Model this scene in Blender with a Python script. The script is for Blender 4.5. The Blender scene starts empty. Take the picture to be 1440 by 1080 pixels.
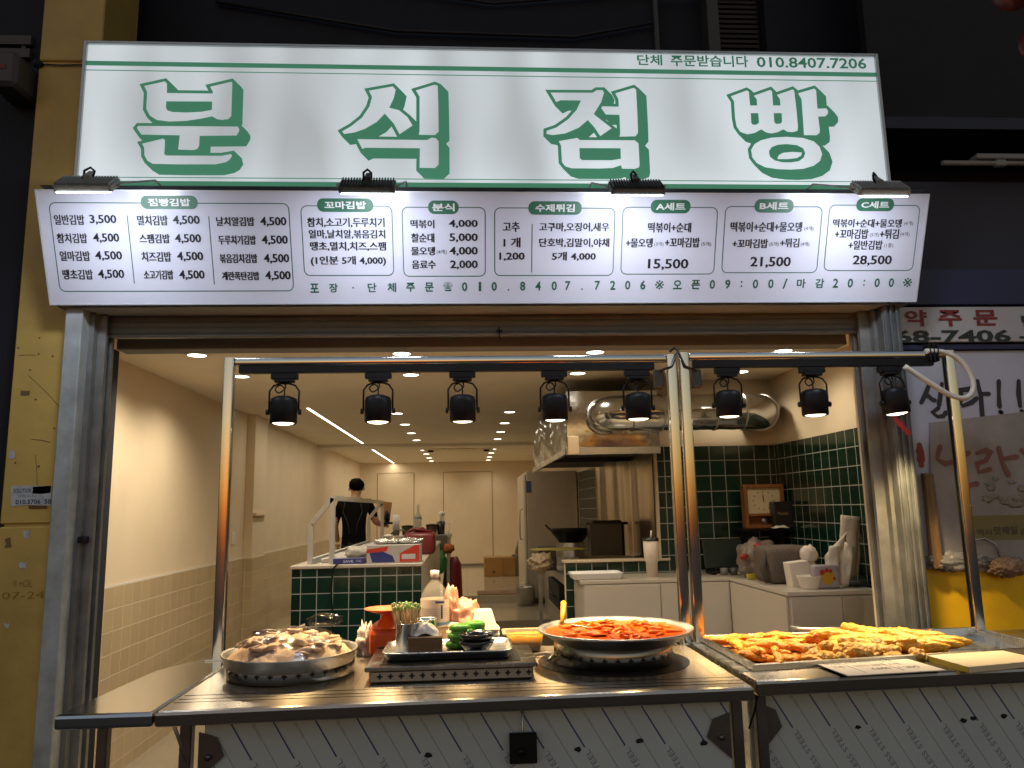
import bpy, bmesh, math, random
from mathutils import Vector, Matrix, noise

sc = bpy.context.scene
C = sc.collection
rnd = random.Random(7)
rad = math.radians

# ------------------------------------------------------------------ camera
F, YAW, PITCH, ROLL, CZ = 1081.0, rad(3.55), rad(9.2), rad(1.15), 1.5
fwd = Vector((math.sin(YAW)*math.cos(PITCH), math.cos(YAW)*math.cos(PITCH), math.sin(PITCH)))
r0 = Vector((math.cos(YAW), -math.sin(YAW), 0)); u0 = r0.cross(fwd)
RT = math.cos(ROLL)*r0 - math.sin(ROLL)*u0
UP = math.cos(ROLL)*u0 + math.sin(ROLL)*r0
cam = bpy.data.objects.new('camera', bpy.data.cameras.new('camera')); C.objects.link(cam)
cam.matrix_world = Matrix(((RT.x, UP.x, -fwd.x, 0), (RT.y, UP.y, -fwd.y, 0), (RT.z, UP.z, -fwd.z, CZ), (0, 0, 0, 1)))
cam.data.sensor_width = 36; cam.data.lens = 36*F/1440; cam.data.clip_start = .05; cam.data.clip_end = 500
sc.camera = cam

# ------------------------------------------------------------------ night sky
w = bpy.data.worlds.new('World'); sc.world = w; w.use_nodes = True
nt = w.node_tree; bg = nt.nodes['Background']
sky = nt.nodes.new('ShaderNodeTexSky'); sky.sky_type = 'NISHITA'; sky.sun_disc = False
sky.sun_elevation = rad(-1.5); sky.sun_rotation = rad(190)
nt.links.new(sky.outputs[0], bg.inputs[0]); bg.inputs[1].default_value = 1.0

sc.view_settings.view_transform = 'Standard'; sc.view_settings.look = 'None'
sc.view_settings.exposure = 0; sc.view_settings.gamma = 1
sc.render.engine = 'CYCLES'
cy = sc.cycles
cy.use_denoising = True; cy.max_bounces = 7; cy.diffuse_bounces = 4; cy.glossy_bounces = 4; cy.transmission_bounces = 5
cy.transparent_max_bounces = 10; cy.sample_clamp_indirect = 3; cy.caustics_reflective = False; cy.caustics_refractive = False
cy.use_light_tree = True

# ------------------------------------------------------------------ measuring helpers: photo ray -> point on a real plane
def ray(px, py): return fwd + RT*((px-720)/F) - UP*((py-540)/F)
def at_y(px, py, Y): d = ray(px, py); t = Y/d.y; return Vector((d.x*t, Y, CZ+d.z*t))
def at_z(px, py, Z): d = ray(px, py); t = (Z-CZ)/d.z; return Vector((d.x*t, d.y*t, Z))
class Plane:
    def __init__(s, O, U, V):
        s.O = Vector(O); s.U = Vector(U).normalized(); s.V = Vector(V).normalized(); s.N = s.U.cross(s.V)
    def uv(s, px, py):
        d = ray(px, py); t = (s.O-Vector((0, 0, CZ))).dot(s.N)/d.dot(s.N)
        p = Vector((0, 0, CZ))+d*t-s.O; return p.dot(s.U), p.dot(s.V)
    def at(s, u, v, h=0): return s.O+s.U*u+s.V*v+s.N*h

# ------------------------------------------------------------------ materials
MATS = {}
def M(name, col, rough=.5, metal=0, var=0, vs=6, bump=0, bs=40, emit=0, ecol=None, spec=.5, coat=0, stretch=(1, 1, 1), rvar=0, col2=None, trans=0, sss=0, alpha=1):
    if name in MATS: return MATS[name]
    m = bpy.data.materials.new(name); m.use_nodes = True; n = m.node_tree.nodes; l = m.node_tree.links
    b = n['Principled BSDF']
    b.inputs['Base Color'].default_value = (*col, 1); b.inputs['Roughness'].default_value = rough
    b.inputs['Metallic'].default_value = metal; b.inputs['Specular IOR Level'].default_value = spec
    b.inputs['Coat Weight'].default_value = coat; b.inputs['Coat Roughness'].default_value = .08
    b.inputs['Transmission Weight'].default_value = trans; b.inputs['Alpha'].default_value = alpha
    if sss: b.inputs['Subsurface Weight'].default_value = sss; b.inputs['Subsurface Scale'].default_value = .01
    if emit:
        b.inputs['Emission Color'].default_value = (*(ecol or col), 1); b.inputs['Emission Strength'].default_value = emit
    if var or bump or rvar or col2:
        tc = n.new('ShaderNodeTexCoord'); mp = n.new('ShaderNodeMapping'); mp.inputs['Scale'].default_value = stretch
        l.new(tc.outputs['Object'], mp.inputs[0])
    if var or rvar or col2:
        nz = n.new('ShaderNodeTexNoise'); nz.inputs['Scale'].default_value = vs; nz.inputs['Detail'].default_value = 5; nz.inputs['Roughness'].default_value = .6
        l.new(mp.outputs[0], nz.inputs[0])
        if var or col2:
            rp = n.new('ShaderNodeValToRGB'); e = rp.color_ramp.elements; e[0].position = .3; e[1].position = .7
            a = col if col2 else tuple(c*(1-var) for c in col); z = col2 if col2 else tuple(min(1, c*(1+var)) for c in col)
            e[0].color = (*a, 1); e[1].color = (*z, 1)
            l.new(nz.outputs['Fac'], rp.inputs[0]); l.new(rp.outputs[0], b.inputs['Base Color'])
        if rvar:
            mr = n.new('ShaderNodeMapRange'); mr.inputs[1].default_value = .3; mr.inputs[2].default_value = .7
            mr.inputs[3].default_value = max(.02, rough-rvar); mr.inputs[4].default_value = min(1, rough+rvar)
            l.new(nz.outputs['Fac'], mr.inputs[0]); l.new(mr.outputs[0], b.inputs['Roughness'])
    if bump:
        n2 = n.new('ShaderNodeTexNoise'); n2.inputs['Scale'].default_value = bs; n2.inputs['Detail'].default_value = 3
        l.new(mp.outputs[0], n2.inputs[0])
        bp = n.new('ShaderNodeBump'); bp.inputs['Strength'].default_value = min(1, bump); bp.inputs['Distance'].default_value = .01*max(1, bump)
        l.new(n2.outputs['Fac'], bp.inputs['Height']); l.new(bp.outputs[0], b.inputs['Normal'])
    MATS[name] = m; return m

def tile_mat(name, col, mortar, pitch, axis, off=(0, 0), var=.25, rough=.15, gap=.006, pitch_v=None):
    m = bpy.data.materials.new(name); m.use_nodes = True; n = m.node_tree.nodes; l = m.node_tree.links; b = n['Principled BSDF']
    tc = n.new('ShaderNodeTexCoord'); sp = n.new('ShaderNodeSeparateXYZ'); cb = n.new('ShaderNodeCombineXYZ')
    l.new(tc.outputs['Object'], sp.inputs[0])
    ax = {'x': (1, 2), 'y': (0, 2), 'z': (0, 1)}[axis]
    for k in (0, 1):
        ad = n.new('ShaderNodeMath'); ad.operation = 'ADD'; ad.inputs[1].default_value = off[k]+50*pitch
        l.new(sp.outputs[ax[k]], ad.inputs[0]); l.new(ad.outputs[0], cb.inputs[k])
    br = n.new('ShaderNodeTexBrick'); br.offset = 0; br.squash = 1
    br.inputs['Scale'].default_value = 1; br.inputs['Brick Width'].default_value = pitch; br.inputs['Row Height'].default_value = pitch_v or pitch
    br.inputs['Mortar Size'].default_value = gap/2; br.inputs['Mortar Smooth'].default_value = .15; br.inputs['Bias'].default_value = 0
    br.inputs['Color1'].default_value = (*[c*(1-var) for c in col], 1); br.inputs['Color2'].default_value = (*[c*(1+var) for c in col], 1)
    br.inputs['Mortar'].default_value = (*mortar, 1)
    l.new(cb.outputs[0], br.inputs[0]); l.new(br.outputs['Color'], b.inputs['Base Color'])
    nz = n.new('ShaderNodeTexNoise'); nz.inputs['Scale'].default_value = 9; l.new(tc.outputs['Object'], nz.inputs[0])
    mr = n.new('ShaderNodeMapRange'); mr.inputs[3].default_value = rough; mr.inputs[4].default_value = .8; l.new(br.outputs['Fac'], mr.inputs[0]); l.new(mr.outputs[0], b.inputs['Roughness'])
    sb = n.new('ShaderNodeMath'); sb.operation = 'MULTIPLY_ADD'; sb.inputs[1].default_value = -1; l.new(br.outputs['Fac'], sb.inputs[0])
    m2 = n.new('ShaderNodeMath'); m2.operation = 'MULTIPLY'; m2.inputs[1].default_value = .12; l.new(nz.outputs['Fac'], m2.inputs[0]); l.new(m2.outputs[0], sb.inputs[2])
    bp = n.new('ShaderNodeBump'); bp.inputs['Distance'].default_value = .004; bp.inputs['Strength'].default_value = .6
    l.new(sb.outputs[0], bp.inputs['Height']); l.new(bp.outputs[0], b.inputs['Normal'])
    return m

# ------------------------------------------------------------------ mesh builder
def area(lp): return sum(lp[i][0]*lp[(i+1) % len(lp)][1]-lp[(i+1) % len(lp)][0]*lp[i][1] for i in range(len(lp)))/2
class MB:
    def __init__(s): s.bm = bmesh.new(); s.uvl = None
    def faces(s, vs, fs, smooth=False):
        v = [s.bm.verts.new(p) for p in vs]
        for f in fs:
            try: q = s.bm.faces.new([v[i] for i in f]); q.smooth = smooth
            except ValueError: pass
        return s
    def box(s, a, b, bev=0, rot=None, seg=1):
        a = Vector(a); b = Vector(b); c = (a+b)/2; d = b-a
        t = bmesh.new(); bmesh.ops.create_cube(t, size=1, matrix=Matrix.Diagonal((abs(d.x), abs(d.y), abs(d.z), 1)))
        if bev: bmesh.ops.bevel(t, geom=list(t.edges), offset=min(bev, .45*min(abs(d.x), abs(d.y), abs(d.z))), segments=seg, affect='EDGES', profile=.5)
        mt = Matrix.Translation(c) @ (rot.to_4x4() if rot is not None else Matrix())
        s.merge(t, mt, seg > 1); return s
    def merge(s, t, mt=Matrix(), smooth=None):
        mp = {v: s.bm.verts.new(mt @ v.co) for v in t.verts}
        for f in t.faces:
            try: q = s.bm.faces.new([mp[v] for v in f.verts]); q.smooth = f.smooth if smooth is None else smooth
            except ValueError: pass
        t.free()
    def tube(s, pts, r, n=10, caps=True, closed=False, smooth=True):
        pts = [Vector(p) for p in pts]; rs = r if isinstance(r, (list, tuple)) else [r]*len(pts); L = len(pts)
        rings = []; pv = None
        for i, p in enumerate(pts):
            t = (pts[(i+1) % L if closed else min(i+1, L-1)] - pts[i-1 if closed else max(i-1, 0)])
            t.normalize()
            if pv is None: a = Vector((0, 0, 1)) if abs(t.z) < .9 else Vector((1, 0, 0))
            else: a = pv
            x = (a - t*a.dot(t)).normalized(); y = t.cross(x); pv = x
            rings.append([s.bm.verts.new(p + (x*math.cos(2*math.pi*k/n)+y*math.sin(2*math.pi*k/n))*rs[i]) for k in range(n)])
        for i in range(L if closed else L-1):
            A = rings[i]; B = rings[(i+1) % L]
            for k in range(n):
                q = s.bm.faces.new((A[k], A[(k+1) % n], B[(k+1) % n], B[k])); q.smooth = smooth
        if caps and not closed:
            s.bm.faces.new(rings[0][::-1]); s.bm.faces.new(rings[-1])
        return s
    def lathe(s, prof, c, n=32, sx=1, sy=1, smooth=True, rot=None, cap0=False, cap1=False):
        c = Vector(c); rings = []
        for (r, z) in prof:
            ring = []
            for k in range(n):
                a = 2*math.pi*k/n; p = Vector((r*sx*math.cos(a), r*sy*math.sin(a), z))
                if rot is not None: p = rot @ p
                ring.append(s.bm.verts.new(c+p))
            rings.append(ring)
        for i in range(len(rings)-1):
            for k in range(n):
                q = s.bm.faces.new((rings[i][k], rings[i][(k+1) % n], rings[i+1][(k+1) % n], rings[i+1][k])); q.smooth = smooth
        if cap0: s.bm.faces.new(rings[0][::-1])
        if cap1: s.bm.faces.new(rings[-1])
        return s
    def prism(s, poly, z0, z1, bev=0):
        n = len(poly); vs = [(*p, z0) for p in poly]+[(*p, z1) for p in poly]
        fs = [tuple(range(n))[::-1], tuple(range(n, 2*n))]+[(i, (i+1) % n, n+(i+1) % n, n+i) for i in range(n)]
        t = bmesh.new(); v = [t.verts.new(p) for p in vs]
        for f in fs: t.faces.new([v[i] for i in f])
        bmesh.ops.recalc_face_normals(t, faces=list(t.faces))
        if bev: bmesh.ops.bevel(t, geom=list(t.edges), offset=bev, segments=2, affect='EDGES', profile=.5)
        s.merge(t); return s
    def prism_at(s, pl, poly, h0, h1):       # polygon in a plane's (u, v), thickness h0..h1 along its normal
        n = len(poly); vs = [pl.at(u, v, h0) for u, v in poly]+[pl.at(u, v, h1) for u, v in poly]
        s.faces(vs, [tuple(range(n))[::-1], tuple(range(n, 2*n))]+[(i, (i+1) % n, n+(i+1) % n, n+i) for i in range(n)]); return s
    def flat(s, pl, loops, h):               # filled outline with holes
        if len(loops) == 1 and len(loops[0]) == 4:
            return s.faces([pl.at(u, v, h) for u, v in (loops[0] if area(loops[0]) > 0 else loops[0][::-1])], [(0, 1, 2, 3)])
        c = bpy.data.curves.new('fill', 'CURVE'); c.dimensions = '2D'; c.fill_mode = 'BOTH'
        for lp in loops:
            q = c.splines.new('POLY'); q.points.add(len(lp)-1); q.use_cyclic_u = True
            for i, (u, v) in enumerate(lp): q.points[i].co = (u, v, 0, 1)
        o = bpy.data.objects.new('fill', c); me = bpy.data.meshes.new_from_object(o)
        vs = [(v.co.x, v.co.y) for v in me.vertices]; fs = []
        for p in me.polygons:
            f = tuple(p.vertices); fs.append(f if area([vs[i] for i in f]) > 0 else f[::-1])
        s.faces([pl.at(u, v, h) for u, v in vs], fs)
        bpy.data.objects.remove(o); bpy.data.meshes.remove(me); bpy.data.curves.remove(c)
        return s
    def band(s, pl, u0, v0, u1, v1, r, wd, h):   # rounded rectangle outline
        o = rrect(u0, v0, u1, v1, r); i = rrect(u0+wd, v0+wd, u1-wd, v1-wd, max(.001, r-wd)); n = len(o)
        s.faces([pl.at(a, b, h) for a, b in o]+[pl.at(a, b, h) for a, b in i], [(k, (k+1) % n, n+(k+1) % n, n+k) for k in range(n)]); return s
    def blob(s, c, r, sub=3, amp=.2, fr=3, seed=0, flatz=None, sq=None):
        t = bmesh.new(); bmesh.ops.create_icosphere(t, subdivisions=sub, radius=1)
        r = Vector(r) if not isinstance(r, (int, float)) else Vector((r, r, r))
        for v in t.verts:
            d = v.co.normalized(); k = 1+amp*noise.fractal(d*fr+Vector((seed*7.3, seed*1.7, seed*3.1)), 1, 2, 3)
            p = Vector((d.x*r.x*k, d.y*r.y*k, d.z*r.z*k))
            if flatz is not None and p.z < flatz: p.z = flatz
            v.co = p+Vector(c)
        s.merge(t, smooth=True); return s
    def build(s, name, m, parent=None):
        me = bpy.data.meshes.new(name); s.bm.to_mesh(me); s.bm.free()
        o = bpy.data.objects.new(name, me); C.objects.link(o)
        if m is not None: me.materials.append(m)
        if parent is not None:
            o.parent = parent; o.matrix_parent_inverse = Matrix.Translation(-world_loc(parent))
        return o
def world_loc(o):
    p = o.location.copy()
    while o.parent: p += o.parent.location if False else Vector(); o = o.parent
    return p
def rrect(u0, v0, u1, v1, r, n=5):
    o = []
    for (cx, cy_, a0) in ((u1-r, v1-r, 0), (u0+r, v1-r, 90), (u0+r, v0+r, 180), (u1-r, v0+r, 270)):
        for k in range(n+1):
            a = rad(a0+90*k/n); o.append((cx+r*math.cos(a), cy_+r*math.sin(a)))
    return o
def tag(o, label, cat, group=None):
    o['label'] = label; o['category'] = cat
    if group: o['group'] = group
    return o
def thing(name, label, cat, loc=(0, 0, 0), group=None):
    o = bpy.data.objects.new(name, None); C.objects.link(o); o.location = loc; o.empty_display_size = .05
    return tag(o, label, cat, group)
def struct(o): o['kind'] = 'structure'; return o
def copy_tree(o, loc=None, parent=None):
    c = o.copy(); C.objects.link(c); inv = o.matrix_parent_inverse.copy()
    if parent is not None: c.parent = parent; c.matrix_parent_inverse = inv
    if loc is not None: c.location = loc
    for ch in list(o.children): copy_tree(ch, parent=c)
    return c
# meshes of a thing are written in world space and hung on an Empty at its base without moving
def brushed(name, col, rough, an):
    m = M(name, col, rough, 1, rvar=.05, vs=2); n = m.node_tree.nodes; l = m.node_tree.links; b = n['Principled BSDF']
    b.inputs['Anisotropic'].default_value = an; cx = n.new('ShaderNodeCombineXYZ'); cx.inputs[1].default_value = 1; l.new(cx.outputs[0], b.inputs['Tangent']); return m
# ------------------------------------------------------------------ writing
TXT = {}
def glyphs(body, bold=.012):
    k = (body, bold)
    if k not in TXT:
        c = bpy.data.curves.new('t', 'FONT'); c.body = body; c.offset = bold; c.resolution_u = 2
        o = bpy.data.objects.new('t', c); me = bpy.data.meshes.new_from_object(o)
        vs = [v.co.copy() for v in me.vertices]; fs = [tuple(p.vertices) for p in me.polygons]
        x0 = min(v.x for v in vs); x1 = max(v.x for v in vs); y0 = min(v.y for v in vs); y1 = max(v.y for v in vs)
        TXT[k] = ([((v.x-x0)/(x1-x0), (v.y-y0)/(y1-y0)) for v in vs], fs)
        bpy.data.objects.remove(o); bpy.data.meshes.remove(me); bpy.data.curves.remove(c)
    return TXT[k]
def write(mb, pl, body, box, h=.0012, bold=.012, thick=0):      # fit the words into a box measured on the photo
    x0, y0, x1, y1 = box; xc = (x0+x1)/2; yc = (y0+y1)/2
    a = pl.uv(x0, yc)[0]; b = pl.uv(x1, yc)[0]; t = pl.uv(xc, y0)[1]; d = pl.uv(xc, y1)[1]
    write_uv(mb, pl, body, a+thick, d, b-thick, t, h, bold)
    if thick:
        for k, dx in enumerate((-thick, thick)): write_uv(mb, pl, body, a+thick+dx, d, b-thick+dx, t, h+.0002*(k+1), bold)
def write_uv(mb, pl, body, a, d, b, t, h=.0012, bold=.012, xf=None):
    vs, fs = glyphs(body, bold)
    mb.faces([pl.at(a+(b-a)*u, d+(t-d)*v, h) for u, v in vs], fs)

# ------------------------------------------------------------------ common materials
STEEL = M('brushed_steel', (.6, .61, .6), .26, 1, rvar=.09, vs=2.5, stretch=(1, 6, 1))
STEELW = M('wavy_steel', (.56, .58, .6), .15, 1, bump=.45, bs=4, rvar=.04)
STEELK = M('dark_steel', (.13, .13, .13), .35, .8, var=.2)
STEELM = M('polished_steel', (.6, .6, .58), .13, 1, rvar=.05, vs=2)
STEELD = M('dull_steel', (.5, .49, .47), .38, 1, var=.15, vs=8, rvar=.1)
GALV = M('galvanised', (.33, .37, .385), .6, .12, var=.28, vs=7, rvar=.12, bump=.08, bs=30)
GALVD = M('dark_galvanised', (.2, .21, .21), .5, .5, var=.25, vs=9, bump=.05)
BLACK = M('matt_black', (.006, .007, .009), .45, 0, var=.2, vs=20, spec=.2)
BLACKM = M('black_plastic', (.015, .015, .015), .3)
CREAM = M('cream_plaster', (.78, .66, .49), .75, var=.05, vs=2, bump=.06, bs=60)
CEIL = M('ceiling_paint', (.84, .77, .65), .8, var=.04, vs=2)
WHITEG = M('white_laminate', (.52, .46, .38), .3, var=.04, vs=3)
WHITEP = M('white_plastic', (.8, .78, .74), .35, var=.04, vs=10)
GREENP = M('sign_green', (.055, .24, .135), .45, emit=.32, ecol=(.1, .42, .25))
GREENB = M('badge_green', (.04, .17, .1), .4, var=.1)
INK = M('black_ink', (.012, .014, .018), .5)
INKG = M('green_ink', (.02, .12, .075), .5)
YELLOWW = M('yellow_paint', (.5, .33, .05), .6, var=.22, vs=3, bump=.15, bs=25)
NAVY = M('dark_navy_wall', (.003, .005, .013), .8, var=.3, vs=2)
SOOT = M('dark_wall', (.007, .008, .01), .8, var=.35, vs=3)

# ================================================================== SETTING
GZ = -.2
g = MB(); g.faces([(-40, -40, GZ), (40, -40, GZ), (40, 60, GZ), (-40, 60, GZ)], [(0, 1, 2, 3)])
ground = struct(g.build('ground', M('asphalt', (.05, .05, .05), .8, var=.3, vs=12, bump=.5, bs=60)))
FL, F2, RF, CL = -.17, .18, .28, 2.55
g = MB(); g.box((-2.4, 3.9, GZ-.1), (2.7, 9.5, FL)); g.box((-2.4, 9.5, GZ-.1), (2.7, 11.3, F2))
floor = struct(g.build('floor', tile_mat('floor_tile', (.42, .36, .27), (.3, .26, .2), .45, 'z', var=.05, rough=.12, gap=.004)))
g = MB(); g.box((-2.4, 11.3, GZ-.1), (1.7, 17.4, RF))
struct(g.build('raised_floor', tile_mat('raised_tile', (.5, .44, .33), (.4, .35, .27), .6, 'z', var=.03, rough=.1, gap=.004)))
g = MB(); g.box((-2.45, 3.95, CL), (2.75, 12.3, CL+.12)); g.box((-2.45, 12.75, CL), (2.75, 17.4, CL+.12)); g.box((-2.45, 12.3, CL-.05), (2.75, 12.75, CL+.12))
struct(g.build('ceiling', CEIL))

# interior walls
t = thing('side_wall', 'cream plaster wall along the left side with beige tiled lower part', 'wall', (-2.4, 10, 0))
g = MB(); g.box((-2.45, 3.95, GZ), (-2.33, 17.25, CL)); g.build('plaster', CREAM, t)
g = MB(); g.box((-2.33, 3.97, FL), (-2.318, 17.2, 1.045))
g.build('tile_wainscot', tile_mat('beige_tile', (.53, .42, .26), (.68, .59, .44), .142, 'x', off=(.03, .091), var=.06, rough=.3, gap=.007), t)
g = MB(); g.box((-2.318, 3.97, 1.045), (-2.325, 17.2, 1.055)); g.build('tile_trim', WHITEP, t)
g = MB(); g.box((-2.33, 8.35, FL), (-2.24, 8.85, CL), .004); g.box((-2.24, 8.33, 1.48), (-2.2, 8.82, 1.51)); p = g.build('pilaster', CREAM, t)
g_ = MB(); g_.box((-2.33, 7.93, 1.2), (-2.318, 8.02, 1.32), .003); g_.build('wall_switch', WHITEP, t)
g = MB(); g.box((-2.335, 8.338, FL), (-2.232, 8.352, 1.045)); g.box((-2.24, 8.36, FL), (-2.231, 8.84, 1.045))
g.build('pilaster_tile', tile_mat('beige_tile_front', (.53, .42, .26), (.68, .59, .44), .142, 'y', off=(.03, .091), var=.06, rough=.3, gap=.007), p)
t = thing('back_wall', 'cream panelled wall with flush doors at the far end of the shop', 'wall', (-.4, 17.3, 0))
g = MB(); g.box((-2.45, 17.25, 0), (1.75, 17.4, CL)); g.build('plaster', CREAM, t)
seam = M('panel_seam', (.2, .16, .1), .8)
for a, b in ((-1.95, -1.15), (-.5, .58)):
    g = MB()
    for x in (a, b): g.box((x-.005, 17.243, RF), (x+.005, 17.2505, 2.32))
    g.box((a+.005, 17.243, 2.312), (b-.005, 17.2505, 2.32))
    g.box((a+.006, 17.246, RF+.01), (b-.006, 17.2503, 2.312)); d = g.build('flush_door', CREAM, t)
    g = MB()
    for x in (a, b): g.box((x-.006, 17.2405, RF), (x+.006, 17.2435, 2.32))
    g.box((a, 17.2405, 2.322), (b, 17.2435, 2.33)); g.build('door_seam', seam, d)
g = MB(); g.box((-2.3, 17.235, RF), (1.7, 17.25, RF+.05)); g.build('skirting', M('skirting_grey', (.2, .17, .13), .5), t)
GT = (.0055, .026, .0165); GM = (.36, .36, .33)
gtx = tile_mat('green_tile_side', GT, GM, .128, 'x', off=(.0, .055), var=.3, rough=.12, gap=.007)
gty = tile_mat('green_tile_front', GT, GM, .128, 'y', off=(.01, .055), var=.3, rough=.12, gap=.007)
t = thing('tiled_side_wall', 'dark green tiled wall with cream plaster top on the right side', 'wall', (2.65, 5.2, 0))
g = MB(); g.box((2.61, 4.13, FL), (2.75, 6.36, CL)); g.build('plaster', CREAM, t)
g = MB(); g.box((2.598, 4.13, FL), (2.61, 6.338, 1.985)); g.build('tile_face', gtx, t)
t = thing('tiled_back_wall', 'dark green tiled wall behind the clock and the white cabinets', 'wall', (2.1, 6.4, 0))
g = MB(); g.box((1.6, 6.36, 0), (2.75, 6.48, CL)); g.build('plaster', CREAM, t)
g = MB(); g.box((1.594, 6.348, FL), (2.598, 6.36, 1.985)); g.build('tile_face', gty, t)
t = thing('kitchen_wall', 'long kitchen wall behind the cooking range with steel splashback', 'wall', (1.7, 11, 0))
g = MB(); g.box((1.6, 6.48, 0), (1.75, 17.25, CL)); g.build('plaster', CREAM, t)
g = MB(); g.box((1.588, 9.3, FL), (1.6, 10.9, 1.985)); g.build('tile_face', gtx, t)
g = MB(); N_ = 60
vs = []
for i in range(N_+1):
    y = 6.5+2.8*i/N_; dx = .003*math.sin(i*.9)+.025*abs(math.sin(i*.17))
    for z in (1.0, 1.3, 1.6, 2.0): vs.append((1.585-dx*(.6+.4*z), y, z))
g.faces(vs, [(i*4+j, i*4+j+1, i*4+j+5, i*4+j+4) for i in range(N_) for j in range(3)], True); g.build('splashback', M('splash_steel', (.4, .33, .24), .24, 1, bump=.2, bs=3), t)

# unseen wall returns beside the opening, added to block light behind the posts
t = thing('light_block_wall', 'unseen cream wall return added to block light behind the left steel door post', 'wall', (-2.1, 4, 0))
g = MB(); g.box((-2.45, 4.0, GZ), (-1.88, 4.12, 2.7)); g.build('plaster', CREAM, t)
t = thing('light_block_wall', 'unseen cream wall return added to block light behind the right steel door post', 'wall', (2.4, 4, 0))
g = MB(); g.box((2.166, 4.0, GZ), (2.75, 4.12, 2.7)); g.build('plaster', CREAM, t)
t = thing('lintel', 'grey brown bulkhead over the shop opening behind the shutter', 'lintel', (.2, 4.1, 2.4))
g = MB(); g.box((-1.83, 4.08, 2.366), (2.13, 4.2, 2.7), .004); g.build('bulkhead', M('bulkhead', (.19, .22, .26), .7, var=.08, vs=3), t)

# ceiling lamps of the shop
LW = (1.0, .85, .62)
def downlight(x, y, label, big=True, watts=9):
    o = thing('ceiling_downlight', label, 'ceiling light', (x, y, CL), 'round downlights in the shop ceiling')
    r = .062
    g = MB(); g.lathe([(r+.014, 0), (r+.012, -.006), (r, -.006), (r-.004, -.001)], (x, y, CL), 20); g.build('trim_ring', WHITEP, o)
    g = MB(); g.lathe([(r-.003, -.0035), (.0005, -.0035)], (x, y, CL), 20); d = g.build('diffuser', M('downlight_glow', (1, .95, .8), .5, emit=9, ecol=(1, .9, .68)), o)
    ld = bpy.data.lights.new('downlight_lamp', 'SPOT'); ld.energy = watts; ld.color = LW; ld.spot_size = rad(150); ld.spot_blend = .8; ld.shadow_soft_size = .05
    lo = bpy.data.objects.new('downlight_lamp', ld); C.objects.link(lo); lo.location = (0, 0, -.03); lo.parent = o
    return o
ORD = ['first', 'second', 'third', 'fourth', 'fifth', 'sixth', 'seventh', 'eighth', 'ninth']
for k, x in enumerate((-1.776, -.424, .895, 2.216)): downlight(x, 5.13, f'round downlight in the front row above the shop opening, {ORD[k]} from the left', watts=(52, 38, 22, 17)[k])
for k, x in enumerate((-1.724, -.421, .893, 2.21)): downlight(x, 5.96, f'round downlight in the second row just behind the spotlight rail, {ORD[k]} from the left', watts=(48, 34, 18, 14)[k])
for sx, nm in ((-.74, 'left'), (.487, 'right')):
    for k, y in enumerate((8.38, 9.48, 10.58, 11.66, 13.67, 14.6, 15.7, 16.7)):
        downlight(sx, y, f'small round downlight in the {nm} row running to the back wall, {ORD[k]} from the front', watts=9)
for (y0, y1, lb) in ((7.87, 12.04, 'long recessed strip light in the ceiling before the beam'), (13.02, 17.2, 'recessed strip light in the ceiling between the beam and back wall')):
    o = thing('strip_light', lb, 'strip light', (-1.595, (y0+y1)/2, CL), 'linear ceiling strip lights')
    g = MB(); g.box((-1.63, y0, CL-.004), (-1.61, y1, CL-.0005)); g.box((-1.58, y0, CL-.004), (-1.56, y1, CL-.0005)); g.build('channel', WHITEP, o)
    g = MB(); g.box((-1.61, y0, CL-.006), (-1.58, y1, CL-.001)); g.build('diffuser', M('strip_glow', (1, .95, .8), .5, emit=5, ecol=(1, .9, .66)), o)
    ld = bpy.data.lights.new('strip_lamp', 'AREA'); ld.shape = 'RECTANGLE'; ld.size = .03; ld.size_y = y1-y0; ld.energy = 15; ld.color = LW
    lo = bpy.data.objects.new('strip_lamp', ld); C.objects.link(lo); lo.location = (0, 0, -.02); lo.parent = o
o = thing('air_conditioner', 'slim ceiling air conditioner slot with round vents near the back', 'air conditioner', (-.1, 13.3, CL))
g = MB(); g.box((-.72, 13.1, CL-.035), (.48, 13.6, CL), .008); g.build('panel', CREAM, o)
g = MB(); g.box((-.42, 13.093, CL-.028), (.2, 13.11, CL-.008)); g.build('slot', BLACKM, o)
for x in (-.6, .36):
    g = MB(); g.lathe([(.05, 0), (.05, -.03), (.03, -.03), (.025, -.01)], (x, 13.3, CL-.035), 14); g.build('vent', SOOT, o)

# ================================================================== FACADE
YS = 3.8
sp = Plane((0, YS, 0), (1, 0, 0), (0, 0, 1))
sign = thing('shop_sign', 'large white backlit shop sign with four big green outlined letters', 'sign', (.17, 3.9, 3.05))
g = MB(); g.box((-1.95, 3.812, 3.03), (2.292, 3.99, 3.94)); g.build('light_box', GALV, sign)
fm = M('sign_face', (.7, .72, .73), .35, emit=.1)
n_ = fm.node_tree.nodes; l_ = fm.node_tree.links; b_ = n_['Principled BSDF']
tc = n_.new('ShaderNodeTexCoord'); mp = n_.new('ShaderNodeMapping'); mp.inputs['Scale'].default_value = (1.15, 1, .3)
nz = n_.new('ShaderNodeTexNoise'); nz.inputs['Scale'].default_value = 2.6; nz.inputs['Detail'].default_value = 1
mr = n_.new('ShaderNodeMapRange'); mr.inputs[1].default_value = .3; mr.inputs[2].default_value = .72; mr.inputs[3].default_value = .33; mr.inputs[4].default_value = .64  # uneven backlight of the tubes, put into the emission by noise
l_.new(tc.outputs['Object'], mp.inputs[0]); l_.new(mp.outputs[0], nz.inputs[0]); l_.new(nz.outputs['Fac'], mr.inputs[0]); l_.new(mr.outputs[0], b_.inputs['Emission Strength'])
b_.inputs['Emission Color'].default_value = (.83, .94, 1.0, 1)
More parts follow.
